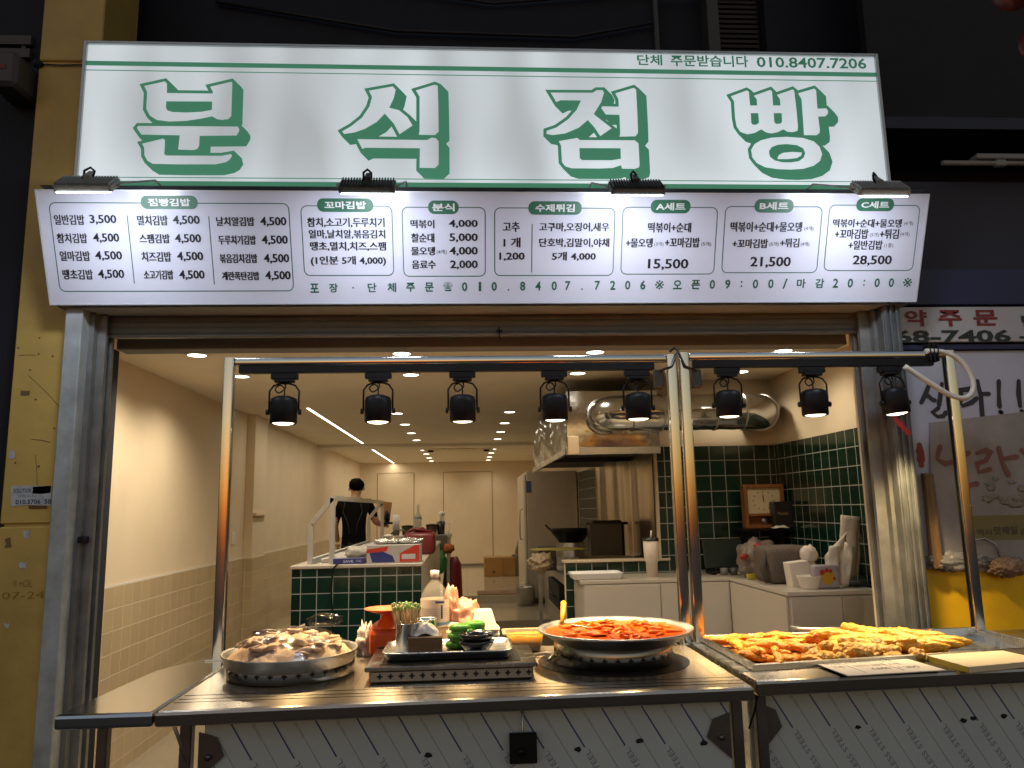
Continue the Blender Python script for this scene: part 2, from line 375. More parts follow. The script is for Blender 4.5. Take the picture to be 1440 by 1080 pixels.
g = MB(); g.box((-1.945, 3.8, 3.03), (2.287, 3.811, 3.935)); g.build('face', fm, sign)
g = MB()
for a, b in (((-1.962, 3.785, 3.03), (-1.946, 3.99, 3.95)), ((2.288, 3.785, 3.03), (2.304, 3.99, 3.95)), ((-1.946, 3.785, 3.936), (2.288, 3.99, 3.95))): g.box(a, b, .002)
g.build('frame', M('sign_frame', (.5, .52, .53), .4, .6, var=.1), sign)
g = MB()
def strip_line(mb, pl, p, q, th, h):
    a = pl.uv(*p); b = pl.uv(*q); u0_, u1_ = a[0], b[0]; v_ = (a[1]+b[1])/2
    mb.faces([pl.at(u0_, v_-th/2, h), pl.at(u1_, v_-th/2, h), pl.at(u1_, v_+th/2, h), pl.at(u0_, v_+th/2, h)], [(0, 1, 2, 3)])
strip_line(g, sp, (121, 89), (1234, 105), .026, .001); strip_line(g, sp, (121, 99), (1234, 114), .005, .001)
strip_line(g, sp, (109, 249), (1246, 256), .005, .001); strip_line(g, sp, (109, 257), (1246, 264), .026, .001)
g.build('stripe', GREENP, sign)
g = MB()
write(g, sp, '단체', (896, 77, 931, 92), bold=.02); write(g, sp, '주문받습니다', (943, 78, 1052, 94), bold=.02); write(g, sp, '010.8407.7206', (1064, 81, 1218, 96), bold=.02)
g.build('phone_line', M('sign_green_small', (.04, .2, .11), .45, emit=.25, ecol=(.08, .36, .22)), sign)

LET = {
'first': ((180, 95), [
 [[(160,183),(355,140),(375,160),(375,250),(808,255),(812,240),(785,190),(985,143),(995,155),(990,300),(985,465),(960,495),(900,505),(850,497),(803,470),(700,492),(560,513),(400,520),(280,505),(215,465),(180,400),(188,240)],
  [(368,328),(804,330),(802,410),(700,428),(560,435),(430,430),(380,415),(366,390)]],
 [[(105,562),(1045,568),(1060,590),(1060,610),(1035,652),(685,655),(680,750),(665,778),(632,790),(482,785),(497,650),(133,643),(90,580)]],
 [[(140,730),(340,682),(357,700),(350,830),(370,842),(890,845),(985,828),(990,850),(965,885),(930,905),(840,925),(480,925),(240,920),(190,890),(163,840),(160,765)]]]),
'second': ((465, 105), [
 [[(365,160),(590,120),(618,150),(600,230),(557,322),(650,345),(730,410),(778,490),(655,572),(600,470),(515,377),(440,455),(330,520),(230,555),(130,570),(112,545),(200,495),(300,415),(370,310),(395,220)]],
 [[(810,158),(990,103),(1017,115),(1022,300),(1025,550),(990,580),(838,577),(845,540),(845,215)]],
 [[(255,620),(915,628),(960,605),(1000,610),(1025,640),(1025,860),(990,893),(845,890),(848,705),(330,700),(303,712)]]]),
'third': ((750, 105), [
 [[(163,178),(560,180),(600,155),(655,155),(668,180),(640,270),(570,382),(740,515),(632,590),(580,510),(515,437),(430,510),(300,565),(180,580),(125,570),(125,540),(215,510),(330,430),(410,340),(450,252),(255,250),(217,268)]],
 [[(775,185),(950,133),(972,150),(985,400),(990,560),(965,592),(815,595),(822,570),(815,388),(685,385),(642,325),(652,308),(808,312),(805,240)]],
 [[(240,638),(415,608),(438,628),(960,630),(995,660),(1005,860),(1000,885),(960,900),(838,898),(830,865),(750,892),(620,897),(360,895),(300,875),(270,835),(262,680)],
  [(435,703),(825,705),(828,805),(740,820),(460,818),(438,800)]]]),
'fourth': ((1010, 105), [
 [[(115,213),(265,158),(285,170),(297,300),(365,300),(360,240),(333,208),(490,152),(505,170),(515,300),(585,300),(580,240),(552,200),(700,148),(715,160),(735,330),(750,500),(745,540),(700,553),(650,548),(612,525),(560,552),(500,565),(450,555),(402,525),(340,560),(270,573),(205,550),(170,500),(155,420),(145,260)],
  [(303,372),(375,372),(382,465),(355,483),(320,482),(308,465)], [(520,372),(597,372),(600,455),(585,472),(545,475),(527,460)]],
 [[(752,185),(905,140),(922,155),(935,330),(1020,328),(1035,350),(1035,375),(1010,403),(942,405),(958,530),(955,560),(925,582),(808,580),(800,450),(785,240)]],
 [[(640,597),(500,605),(400,630),(340,665),(307,720),(318,790),(360,845),(440,885),(560,903),(680,907),(800,900),(900,870),(960,825),(980,760),(955,690),(900,640),(800,608)],
  [(640,665),(560,672),(500,695),(475,735),(485,785),(530,820),(600,838),(680,840),(760,828),(805,795),(820,750),(800,705),(740,675)]]]),
}
def offset(lp, d):
    n = len(lp); sgn = 1 if area(lp) > 0 else -1; out = []
    for i in range(n):
        p = Vector(lp[i]); a = (p-Vector(lp[i-1])).normalized(); b = (Vector(lp[(i+1) % n])-p).normalized()
        na = Vector((a.y, -a.x))*sgn; nb = Vector((b.y, -b.x))*sgn; m_ = na+nb
        if m_.length < 1e-4: m_ = na.copy()
        m_.normalize(); k = d/max(.45, m_.dot(na)); q = p+m_*k; out.append((q.x, q.y))
    return out
for nm, (org, pieces) in LET.items():
    go = MB(); gf = MB(); idx = 0
    for lps in pieces:
        L2 = [[sp.uv(org[0]+x/6.75, org[1]+y/6.75) for x, y in lp] for lp in lps]
        if nm == 'fourth' and idx == 0:     # one outline round both halves of the double letter
            L2o = [sp.uv(org[0]+x/6.75, org[1]+y/6.75) for x, y in [(115,213),(265,158),(285,170),(300,218),(333,208),(490,152),(505,170),(520,210),(552,200),(700,148),(715,160),(735,330),(750,500),(745,540),(700,553),(650,548),(612,535),(560,552),(500,565),(450,555),(402,535),(340,560),(270,573),(205,550),(170,500),(155,420),(145,260)]]
        else: L2o = L2[0]
        outl = [offset(L2o, .0175)]+([offset(h, -.0145) for h in L2[1:]] if len(L2[0]) == 18 and nm == 'fourth' else [])
        for k in range(13):
            dx = .039*k/12; dz = -.039*k/12
            hs = outl if k == 0 else outl
            go.flat(sp, [[(u+dx, v+dz) for u, v in lp] for lp in hs], .007-.0004*k-.0001*idx)
        gf.flat(sp, L2, .0085); idx += 1
    if nm == 'fourth': gf.flat(sp, [[sp.uv(org[0]+x/6.75, org[1]+y/6.75) for x, y in ((555,800),(570,770),(610,748),(700,740),(788,746),(780,775),(740,798),(650,808),(565,808))]], .0086)
    o = go.build('letter', GREENP, sign); gf.build('letter_face', fm, o)

# menu board: leans out at the top
mt, mbm = Vector((0, 3.50, 3.0)), Vector((0, 3.70, 2.512))
V = (mt-mbm).normalized(); bp_ = Plane(mbm, (1, 0, 0), V); BH = (mt-mbm).length
menu = thing('menu_board', 'long white price board with boxed menus hung tilted under the sign', 'menu board', (.17, 3.7, 2.5))
UL, UR = -1.975, 2.312
g = MB(); g.prism_at(bp_, [(UL, 0), (UR, 0), (UR, BH), (UL, BH)], -.02, 0); g.build('panel', M('menu_white', (.70, .72, .84), .22, var=.02, vs=2), menu)
g = MB()
for (a, b, c, d) in ((UL-.008, -.006, UR+.008, .0), (UL-.008, 0, UL, BH), (UR, 0, UR+.008, BH), (UL-.008, BH, UR+.008, BH+.006)):
    g.prism_at(bp_, [(a, b), (c, b), (c, d), (a, d)], -.024, .003)
g.build('frame', M('menu_frame', (.7, .72, .76), .35, .2), menu)
g = MB(); g.faces([(UL, 3.515, 3.034), (UR, 3.515, 3.034), (UR, 3.79, 3.034), (UL, 3.79, 3.034)], [(0, 1, 2, 3)])
g.faces([(UL, 3.52, 3.0), (UL, 3.72, 2.515), (UL, 3.79, 2.515), (UL, 3.79, 3.034)], [(0, 1, 2, 3)]); g.faces([(UR, 3.52, 3.0), (UR, 3.72, 2.515), (UR, 3.79, 2.515), (UR, 3.79, 3.034)], [(0, 1, 2, 3)])
g.build('backing', GALVD, menu)
def menu_box(corners, badge, title, lines, seps=(), label=None):
    (x0, y0, x1, y1) = corners
    a = bp_.uv(x0, (y0+y1)/2+0)[0]; b = bp_.uv(x1, (y0+y1)/2)[0]; t_ = bp_.uv((x0+x1)/2, y0)[1]; d = bp_.uv((x0+x1)/2, y1)[1]
    g = MB(); g.band(bp_, a, d, b, t_, .03, .0042, .0008)
    for (sx, sy0, ex, sy1) in seps:
        p = bp_.uv(sx, sy0); q = bp_.uv(ex, sy1); um = (p[0]+q[0])/2
        g.faces([bp_.at(um-.002, q[1], .0008), bp_.at(um+.002, q[1], .0008), bp_.at(um+.002, p[1], .0008), bp_.at(um-.002, p[1], .0008)], [(0, 1, 2, 3)])
    o = g.build('price_panel', INKG, menu)
    bx0, by0, bx1, by1 = badge; p = bp_.uv(bx0, (by0+by1)/2); q = bp_.uv(bx1, (by0+by1)/2); vt = bp_.uv((bx0+bx1)/2, by0)[1]; vb = bp_.uv((bx0+bx1)/2, by1)[1]
    g = MB(); g.flat(bp_, [rrect(p[0], vb, q[0], vt, (vt-vb)*.46)], .0016); g.build('title_badge', GREENB, o)
    g = MB(); mx = (bx1-bx0)*.13; write(g, bp_, title, (bx0+mx, by0+4, bx1-mx, by1-4), .0024, .03); g.build('title_lettering', M('white_ink', (.8, .82, .82), .4), o)
    g = MB()
    for s_, bx in lines: write(g, bp_, s_, bx, .0012, *((.014, .0011) if (bx[3]-bx[1]) > 9 else (.0, 0)))
    g.build('item_lettering', INK, o)
menu_box((76, 285, 410, 410), (198, 275, 278, 294), '점빵김밥', [
 ('일반김밥', (76,302,119,316)), ('3,500', (126,302,164,316)), ('참치김밥', (80,328,123,342)), ('4,500', (131,328,168,342)), ('얼마김밥', (84,353,127,367)), ('4,500', (134,353,172,367)), ('땡초김밥', (88,379,131,393)), ('4,500', (138,379,175,393)),
 ('멸치김밥', (193,303,236,317)), ('4,500', (243,303,281,317)), ('스팸김밥', (196,329,239,342)), ('4,500', (246,329,283,343)), ('치즈김밥', (199,354,241,368)), ('4,500', (249,354,286,368)), ('소고기김밥', (202,380,244,393)), ('4,500', (252,380,288,394)),
 ('날치알김밥', (304,305,358,318)), ('4,500', (366,305,403,319)), ('두루치기김밥', (307,331,360,344)), ('4,500', (368,331,405,345)), ('볶음김치김밥', (309,357,362,370)), ('4,500', (371,357,407,371)), ('계란폭탄김밥', (312,382,365,394)), ('4,500', (373,381,409,395))],
 ((178, 303, 190, 399), (293, 304, 302, 400)))
menu_box((425, 289, 553, 388), (446, 279, 525, 298), '꼬마김밥', [
 ('참치,소고기,두루치기', (432,306,541,320)), ('얼마,날치알,볶음김치', (434,323,542,336)), ('땡초,멸치,치즈,스팸', (436,340,543,353)), ('(1인분 5개 4,000)', (437,360,543,374))])
menu_box((566, 291, 683, 389), (602, 282, 645, 301), '분식', [
 ('떡볶이', (577,309,611,321)), ('4,000', (631,309,672,321)), ('찰순대', (578,328,611,341)), ('5,000', (632,328,672,341)), ('물오뎅', (578,347,612,359)), ('(4개)', (614,351,628,358)), ('4,000', (632,347,672,360)), ('음료수', (579,366,613,378)), ('2,000', (633,366,672,379))])
menu_box((695, 292, 864, 388), (743, 283, 818, 302), '수제튀김', [
 ('고추', (707,312,731,326)), ('1 개', (708,334,732,348)), ('1,200', (702,355,738,367)), ('고구마,오징어,새우', (758,313,857,326)), ('단호박,김말이,야채', (758,335,857,348)), ('5개 4,000', (776,354,838,367))], ((749, 315, 747, 383),))
menu_box((874, 291, 1007, 386), (915, 281, 971, 300), 'A세트', [
 ('떡볶이+순대', (911,313,972,327)), ('+물오뎅', (880,335,918,348)), ('(3개)', (920,340,933,347)), ('+꼬마김밥', (935,334,984,348)), ('(5개)', (986,340,1000,347)), ('15,500', (911,364,968,380))])
menu_box((1017, 290, 1153, 384), (1061, 280, 1116, 299), 'B세트', [
 ('떡볶이+순대+물오뎅', (1027,312,1128,326)), ('(4개)', (1131,318,1144,325)), ('+꼬마김밥', (1030,336,1080,349)), ('(5개)', (1082,340,1095,347)), ('+튀김', (1097,335,1124,348)), ('(4개)', (1126,340,1138,347)), ('21,500', (1055,361,1112,377))])
menu_box((1162, 288, 1289, 381), (1204, 279, 1257, 297), 'C세트', [
 ('떡볶이+순대+물오뎅', (1171,308,1268,320)), ('(4개)', (1271,311,1284,318)), ('+꼬마김밥', (1174,322,1221,336)), ('(5개)', (1223,327,1236,334)), ('+튀김', (1237,322,1264,336)), ('(4개)', (1266,326,1279,333)), ('+일반김밥', (1193,338,1241,351)), ('(1줄)', (1243,342,1256,349)), ('28,500', (1199,359,1254,374))])
g = MB()
SEQ = list(zip('포장·단체주문☎010.8407.7206', [127,207,290,370,453,532,611,690,760,825,885,945,1005,1070,1138,1195,1255,1320,1385,1448,1512]))
row = [(ch, 400+x/3) for ch, x in SEQ[:19]]+[(ch, 840+x/3) for ch, x in zip('06※오픈09:00/마감20:00※', [128,192,262,338,415,485,550,608,667,732,792,860,938,1005,1067,1125,1180,1240,1308])]
for ch, x in row:
    y = 405.2-(x-435)*.0095
    hw, hh = (6.2, 6.5) if ord(ch) > 0x2000 else (3.8, 6.5)
    if ch in '.·': hw, hh = 1.3, 1.3; y = y+(5 if ch == '.' else 0)
    if ch == ':': hw, hh = 1.2, 4.5
    if ch == '1': hw = 1.7
    if ch == '/': hw, hh = 3.2, 7
    write(g, bp_, ch, (x-hw, y-hh, x+hw, y+hh), .0012, 0 if ch in '☎※' else .025)
g.build('opening_line', INKG, menu)
g = MB(); g.box((UL+.02, 3.735, 2.502), (UR-.02, 3.99, 2.51)); g.build('soffit', M('soffit', (.33, .36, .40), .6, var=.1, vs=3), menu)

# floodlights over the menu board
def floodlight(x, label, dark):
    x *= .934; c = Vector((x, 3.14, 2.872)); o = thing('floodlight', label, 'floodlight', c, 'floodlights along the top of the menu board')
    R = Matrix.Rotation(rad(50), 3, 'X')        # lens looks down and back at the board
    # local axes: x along sign, y up the back plate, z = back normal
    nb = Vector((0, -math.cos(rad(49)), math.sin(rad(49)))); up = Vector((0, math.sin(rad(49)), math.cos(rad(49))))
    P = Plane(c, (1, 0, 0), up); P.N = nb
    mtl = M('flood_body_dark' if dark else 'flood_body_lit', (.08, .09, .09) if dark else (.4, .43, .42), .5, .2, var=.15, vs=30)  # lighter body has the front light put into its colour
    g = MB(); g.prism_at(P, rrect(-.118, -.055, .118, .055, .01), -.012, .012); b = g.build('housing', mtl, o)
    g = MB()
    for k in range(19):
        u = -.108+k*.012; g.prism_at(P, [(u-.002, -.05), (u+.002, -.05), (u+.002, .053), (u-.002, .053)], .0115, .024)
    g.build('fins', mtl, b)
    g = MB(); g.prism_at(P, rrect(-.108, -.058, .108, .05, .008), -.017, -.0122); g.build('lens', M('flood_lens', (1, 1, 1), .3, emit=14, ecol=(.9, .96, 1)), o)
    g = MB(); g.tube([P.at(-.018, .02, .02), P.at(-.02, .05, .045), P.at(-.005, .08, .05), P.at(.01, .075, .036), P.at(.013, .04, .022)], .005, 8); g.build('cable', BLACK, o)
    g = MB(); g.prism_at(P, [(-.013, .01), (.013, .01), (.01, .07), (-.01, .07)], .022, .038); g.build('cable_gland', mtl, o)
    g = MB(); g.tube([(x+.122, 3.14, 2.868), (x+.132, 3.15, 2.885), (x+.136, 3.48, 3.045), (x+.136, 3.79, 3.06)], .005, 6); g.tube([(x-.122, 3.14, 2.868), (x-.132, 3.15, 2.885), (x-.136, 3.48, 3.045), (x-.136, 3.79, 3.06)], .005, 6); g.build('bracket', GALV, o)
    ld = bpy.data.lights.new('flood_lamp', 'AREA'); ld.shape = 'RECTANGLE'; ld.size = .21; ld.size_y = .1; ld.energy = 3.6; ld.color = (.82, .88, 1)
    lo = bpy.data.objects.new('flood_lamp', ld); C.objects.link(lo); lo.parent = o
    lo.location = -nb*.03
    z = nb; y_ = up; x_ = Vector((1, 0, 0)); lo.rotation_euler = Matrix(((x_.x, y_.x, z.x), (x_.y, y_.y, z.y), (x_.z, y_.z, z.z))).to_euler()
    return o
for x, lb, dk in ((-1.68, 'floodlight lightened as if front lit, above the first kimbap menu box at the left end', False), (-.435, 'black finned floodlight between the first and second menu boxes', True), (.81, 'black finned floodlight above the gap before the A set menu', True), (1.985, 'floodlight lightened as if front lit, above the C set menu at the right end', False)):
    floodlight(x, lb, dk)

# steel door posts, shutter
t = thing('door_post', 'galvanised steel door post on the left side of the opening', 'door post', (-1.87, 3.75, 0))
g = MB(); g.box((-1.93, 3.745, GZ), (-1.85, 3.99, 2.51), .004); g.build('column', GALV, t)
g = MB(); g.box((-1.85, 3.82, GZ), (-1.825, 3.95, 2.5)); g.box((-1.825, 3.86, GZ), (-1.785, 3.885, 2.5)); g.box((-1.825, 3.93, GZ), (-1.785, 3.955, 2.5)); g.build('guide_rail', GALVD, t)
g = MB(); g.box((-1.83, 3.8, 1.38), (-1.8, 3.86, 1.41), .004); g.build('latch', BLACK, t)
t = thing('door_post', 'ribbed galvanised steel door post on the right beside the yellow stall', 'door post', (2.2, 3.78, 0))
g = MB(); g.box((2.165, 3.76, GZ), (2.262, 3.99, 2.51), .004)
for x in (2.17, 2.2, 2.232): g.box((x, 3.748, GZ), (x+.016, 3.765, 2.505), .003)
g.build('column', M('darkened_galvanised', (.095, .105, .11), .55, .2, var=.3, vs=8, rvar=.1, bump=.08, bs=30), t)  # base darkened to hold back the last spotlight's glare on this post
g = MB(); g.box((2.145, 3.82, GZ), (2.165, 3.95, 2.5)); g.box((2.09, 3.86, GZ), (2.145, 3.885, 2.5)); g.box((2.09, 3.93, GZ), (2.145, 3.955, 2.5)); g.build('guide_rail', GALVD, t)
t = thing('roller_shutter', 'rolled up dark grey slatted shutter over the shop opening', 'shutter', (.2, 3.9, 2.4))
g = MB()
for k in range(3):
    z = 2.408+k*.034; pr = [(0, 0), (-.003, .004), (-.004, .018), (-.003, .031), (0, .034)]
    n0 = len(pr); g.faces([(-1.83, 3.908+a, z+b) for a, b in pr]+[(2.14, 3.908+a, z+b) for a, b in pr], [(i, i+1, n0+i+1, n0+i) for i in range(n0-1)], True)
g.build('slats', M('slat_grey', (.16, .18, .2), .6, .1, var=.12), t)
g = MB(); g.box((-1.82, 3.895, 2.39), (2.135, 3.935, 2.407), .003); g.build('bottom_bar', M('bottom_bar', (.11, .12, .13), .45, .4, var=.2), t)
g = MB(); g.tube([(.18, 3.885, 2.43), (.18, 3.875, 2.40), (.183, 3.878, 2.355)], .004, 6); g.box((.165, 3.878, 2.405), (.195, 3.895, 2.415)); g.build('pull_handle', BLACK, t)

# yellow pillar
t = thing('yellow_pillar', 'scuffed yellow painted pillar left of the shop with torn stickers', 'pillar', (-2.07, 3.95, 0))
YP = M('pillar_yellow', (.5, .35, .09), .55, var=.2, vs=2.2, bump=.25, bs=18, rvar=.1)
g = MB(); g.box((-2.215, 3.85, GZ), (-1.935, 4.25, 1.462), .006); g.box((-2.215, 3.85, 1.474), (-1.935, 4.25, 3.86), .006); g.box((-2.215, 3.85, 3.872), (-1.9, 4.25, 6.5), .006); g.box((-2.2, 3.862, GZ), (-1.95, 4.24, 6)); g.build('shaft', YP, t)
pp = Plane((0, 3.848, 0), (1, 0, 0), (0, 0, 1))
def sticker(box, m, words=(), nm='sticker', ragged=0):
    x0, y0, x1, y1 = box; pts = []
    base = [(x0, y0), ((x0+x1)/2, y0), (x1, y0), (x1, (y0+y1)/2), (x1, y1), ((x0+x1)/2, y1), (x0, y1), (x0, (y0+y1)/2)]
    for x, y in base: pts.append(pp.uv(x+rnd.uniform(-1, 1)*ragged, y+rnd.uniform(-1, 1)*ragged))
    g = MB(); g.flat(pp, [pts], .0006); o = g.build(nm, m, t)
    if words:
        g = MB()
        for s_, bx, bo in words: write(g, pp, s_, bx, .0012, bo)
        g.build('sticker_print', M('sticker_ink', (.03, .05, .1), .6), o)
STK = M('sticker_white', (.42, .46, .5), .6, var=.25, vs=25)
sticker((16, 684, 73, 711), STK, [('SOLUTION', (19, 687, 44, 693), .02), ('010.5706  50', (22, 702, 72, 709), .03), ('고장수리', (24, 696, 50, 700), 0)], ragged=1.5)
sticker((46, 684, 71, 694), M('sticker_blue', (.03, .07, .16), .6, var=.3, vs=40), ragged=1)
sticker((29, 550, 42, 556), M('sticker_brown', (.16, .1, .05), .7), ragged=1)
sticker((32, 747, 42, 757), STK, ragged=2); sticker((28, 790, 38, 799), STK, ragged=2); sticker((7, 877, 14, 882), STK, ragged=1.5); sticker((7, 757, 16, 770), M('sticker_brown', (.1, .1, .1)), ragged=2); sticker((14, 635, 20, 645), STK, ragged=2)
sticker((40, 712, 68, 716), M('rust_mark', (.12, .06, .02), .8), nm='rust_streak', ragged=1.5)
g = MB()
for s_, bx in (('ㅎ+OL', (18, 815, 46, 826)), ('07-24', (3, 832, 62, 842))): write(g, pp, s_, bx, .0012, -.01)
g.build('scrawl', M('scrawl_ink', (.3, .18, .035), .8), t)
g = MB()
for k in range(9):
    x = rnd.uniform(20, 85); y = rnd.uniform(470, 660); p = at_y(x, y, 3.849); g.blob(p, (.006, .002, .005), 1, .3, 2, k)
for (a, b) in (((40, 528), (86, 575)), ((26, 500), (50, 500)), ((50, 640), (52, 700)), ((44, 618), (70, 622))):
    p = at_y(*a, 3.849); q = at_y(*b, 3.849); g.tube([p, (p+q)/2+Vector((.003, 0, .004)), q], .0012, 4)
g.build('paint_chips', M('chip', (.13, .09, .04), .8), t)

# dark neighbour on the left with a wall box
t = thing('dark_building', 'dark unlit neighbouring building left of the yellow pillar', 'building', (-4, 4.3, 0))
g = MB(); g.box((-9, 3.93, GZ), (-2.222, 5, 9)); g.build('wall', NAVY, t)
t = thing('wall_box', 'pale grey box with a faint red mark on the dark wall', 'box', at_y(18, 95, 3.9))
a = at_y(-22, 118, 3.7); b = at_y(28, 70, 3.7)
g = MB(); g.box((a.x, 3.7, a.z), (b.x-.01, 3.93, b.z), .02); g.build('body', M('grey_box', (.06, .06, .06), .6), t)
g = MB(); q0 = at_y(-10, 96, 3.698); q1 = at_y(8, 90, 3.698); g.box((q0.x, 3.697, q0.z), (q1.x, 3.6995, q1.z)); g.build('red_mark', M('red_mark', (.14, .02, .02), .6), t)
g = MB(); a = at_y(-40, 61, 3.9); b = at_y(44, 50, 3.9); g.box((a.x, 3.9, a.z), (b.x, 3.929, b.z)); a = at_y(-40, 79, 3.9); b = at_y(42, 68, 3.9); g.box((a.x, 3.9, a.z), (b.x, 3.929, b.z)); g.box((b.x-.05, 3.91, b.z+.002), (b.x-.03, 3.928, b.z+.06))
tag(g.build('pale_slats', M('grey_slat', (.07, .07, .07), .7)), 'two pale horizontal slats fixed on the dark wall top left', 'slats')
g = MB(); a = at_y(53, 90, 3.84); b = at_y(118, 91, 3.84); g.tube([a, (a+b)/2-Vector((0, 0, .004)), b], .004, 6); g.lathe([(.02, -.015), (.03, 0), (.02, .015)], a, 10)
tag(g.build('wall_cable', SOOT), 'thin dark cable crossing the yellow pillar into the sign', 'cable')

# facade above the sign; left stretch is a dark wall added to hide sky
t = thing('facade_sky_wall', 'dark navy building front above the white sign, left stretch added in place of night sky', 'building', (0, 4.45, 2.7))
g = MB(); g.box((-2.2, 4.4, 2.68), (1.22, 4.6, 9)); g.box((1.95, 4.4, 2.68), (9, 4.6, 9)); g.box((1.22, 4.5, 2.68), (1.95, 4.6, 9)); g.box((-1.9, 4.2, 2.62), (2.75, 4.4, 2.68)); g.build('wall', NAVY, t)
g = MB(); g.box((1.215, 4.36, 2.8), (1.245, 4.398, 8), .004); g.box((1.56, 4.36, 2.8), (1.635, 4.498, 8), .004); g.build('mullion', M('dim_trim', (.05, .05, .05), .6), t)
g = MB()
for k in range(60): g.box((1.65, 4.47, 3.9+k*.035), (1.93, 4.499, 3.918+k*.035), rot=Matrix.Rotation(rad(20), 3, 'X'))
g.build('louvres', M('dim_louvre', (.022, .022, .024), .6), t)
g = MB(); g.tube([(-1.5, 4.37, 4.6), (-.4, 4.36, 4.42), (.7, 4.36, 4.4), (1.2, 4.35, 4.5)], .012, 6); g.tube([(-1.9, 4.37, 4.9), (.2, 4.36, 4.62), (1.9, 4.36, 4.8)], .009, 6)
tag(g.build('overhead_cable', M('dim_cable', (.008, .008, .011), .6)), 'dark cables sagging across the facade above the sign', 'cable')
# right canopy
t = thing('stall_canopy', 'dark canopy with corrugated underside over the neighbouring stall', 'canopy', (4, 3.9, 3.6))
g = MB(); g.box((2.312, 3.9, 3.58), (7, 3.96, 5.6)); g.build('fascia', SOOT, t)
g = MB(); g.box((2.312, 3.885, 3.56), (7, 3.9, 3.63)); g.build('edge_strip', M('edge_navy', (.005, .008, .025), .5), t)
g = MB()
for k in range(34): g.box((2.32+k*.14, 3.965, 3.57), (2.448+k*.14, 4.4, 3.59), .006)
g.build('soffit', M('soffit_metal', (.028, .029, .03), .5, .2, var=.2), t)
t = thing('tube_light', 'unlit white tube light fitting under the dark canopy', 'tube light', (2.8, 3.8, 3.2))
a = at_y(1325, 229, 3.8); b = at_y(1560, 229, 3.8)
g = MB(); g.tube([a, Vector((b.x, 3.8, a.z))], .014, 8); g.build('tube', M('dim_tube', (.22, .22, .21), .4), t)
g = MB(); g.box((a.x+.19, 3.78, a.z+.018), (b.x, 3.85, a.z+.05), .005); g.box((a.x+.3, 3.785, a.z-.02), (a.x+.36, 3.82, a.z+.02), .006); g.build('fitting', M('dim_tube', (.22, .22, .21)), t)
t = thing('red_lantern', 'dark red rounded lantern at the upper right corner', 'lantern', at_y(1440, 0, 3.0))
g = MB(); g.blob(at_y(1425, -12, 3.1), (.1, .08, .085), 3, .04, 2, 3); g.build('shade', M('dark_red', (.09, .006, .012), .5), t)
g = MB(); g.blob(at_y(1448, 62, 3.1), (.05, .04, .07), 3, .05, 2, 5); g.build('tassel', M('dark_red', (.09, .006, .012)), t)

# neighbouring stall on the right
YN = 3.97
np_ = Plane((0, YN, 0), (1, 0, 0), (0, 0, 1))
t = thing('neighbour_stall', 'yellow walled neighbouring stall with lettered window and signboard', 'stall', (3.6, 4.1, 0))
g = MB(); g.box((2.29, YN, GZ), (7, 3.998, 1.155), .004); g.build('lower_wall', M('bright_yellow', (.85, .5, .006), .5, var=.12, vs=5, bump=.12, bs=14), t)
g = MB(); g.box((2.29, YN+.02, 1.155), (2.75, 3.998, 3.29)); g.box((2.75, YN+.02, 1.155), (7, 4.38, 3.29)); g.build('upper_wall', M('stall_dark', (.03, .032, .05), .7), t)
g = MB(); a = np_.uv(1262, 484); b = np_.uv(1500, 434)
g.box((2.31, YN-.05, a[1]), (6, YN+.02, b[1]), .004); s1 = g.build('signboard', M('board_white', (.48, .48, .5), .5, var=.08, vs=4), t)
P2 = Plane((0, YN-.05, 0), (1, 0, 0), (0, 0, 1))
g = MB(); write(g, P2, '약', (1272, 436, 1303, 459), .004, .03); write(g, P2, '주', (1319, 436, 1352, 459), .004, .03); write(g, P2, '문', (1368, 436, 1402, 458), .004, .03); g.build('red_lettering', M('dull_red', (.2, .015, .02), .5), s1)
g = MB(); write(g, P2, '68-7406', (1258, 464, 1421, 482), .004, .03); write(g, P2, '-', (1433, 473, 1444, 476), .004, .03); write(g, P2, '답', (1436, 443, 1462, 462), .004, .03); g.build('number_lettering', M('green_black', (.012, .025, .02), .5), s1)
g = MB(); a = np_.uv(1262, 493); b = np_.uv(1500, 484); g.box((2.31, YN-.03, a[1]), (6, YN+.02, b[1]-.004)); a2 = np_.uv(1262, 433); g.box((2.31, YN-.06, a2[1]+.004), (6, YN+.02, a2[1]+.2)); g.build('navy_band', M('navy_band', (.012, .02, .075), .5), t)
a = np_.uv(1290, 800); b = np_.uv(1290, 494)
g = MB(); g.box((2.33, YN-.005, a[1]), (6, YN+.02, b[1]), .002); wn = g.build('window_banner', M('banner_lilac', (.5, .51, .6), .5, var=.06, vs=3), t)
P3 = Plane((0, YN-.005, 0), (1, 0, 0), (0, 0, 1))
g = MB()
def brush(pl, pts, r, h=.003):
    q = [pl.uv(*p) for p in pts]; n = len(q); L_, R_ = [], []
    for i in range(n):
        d = Vector(q[min(i+1, n-1)])-Vector(q[max(i-1, 0)]); d.normalize(); nn = Vector((-d.y, d.x)); k = r*(1+.18*math.sin(i*2.3+pts[0][0])); L_.append(Vector(q[i])+nn*k); R_.append(Vector(q[i])-nn*k)
    g.faces([pl.at(v.x, v.y, h) for v in L_]+[pl.at(v.x, v.y, h) for v in R_], [(n+i, n+i+1, i+1, i) for i in range(n-1)])
    for v in (Vector(q[0]), Vector(q[-1])): g.faces([pl.at(v.x+r*.95*math.cos(k*.785), v.y+r*.95*math.sin(k*.785), h+.0006) for k in range(8)], [tuple(range(8))])
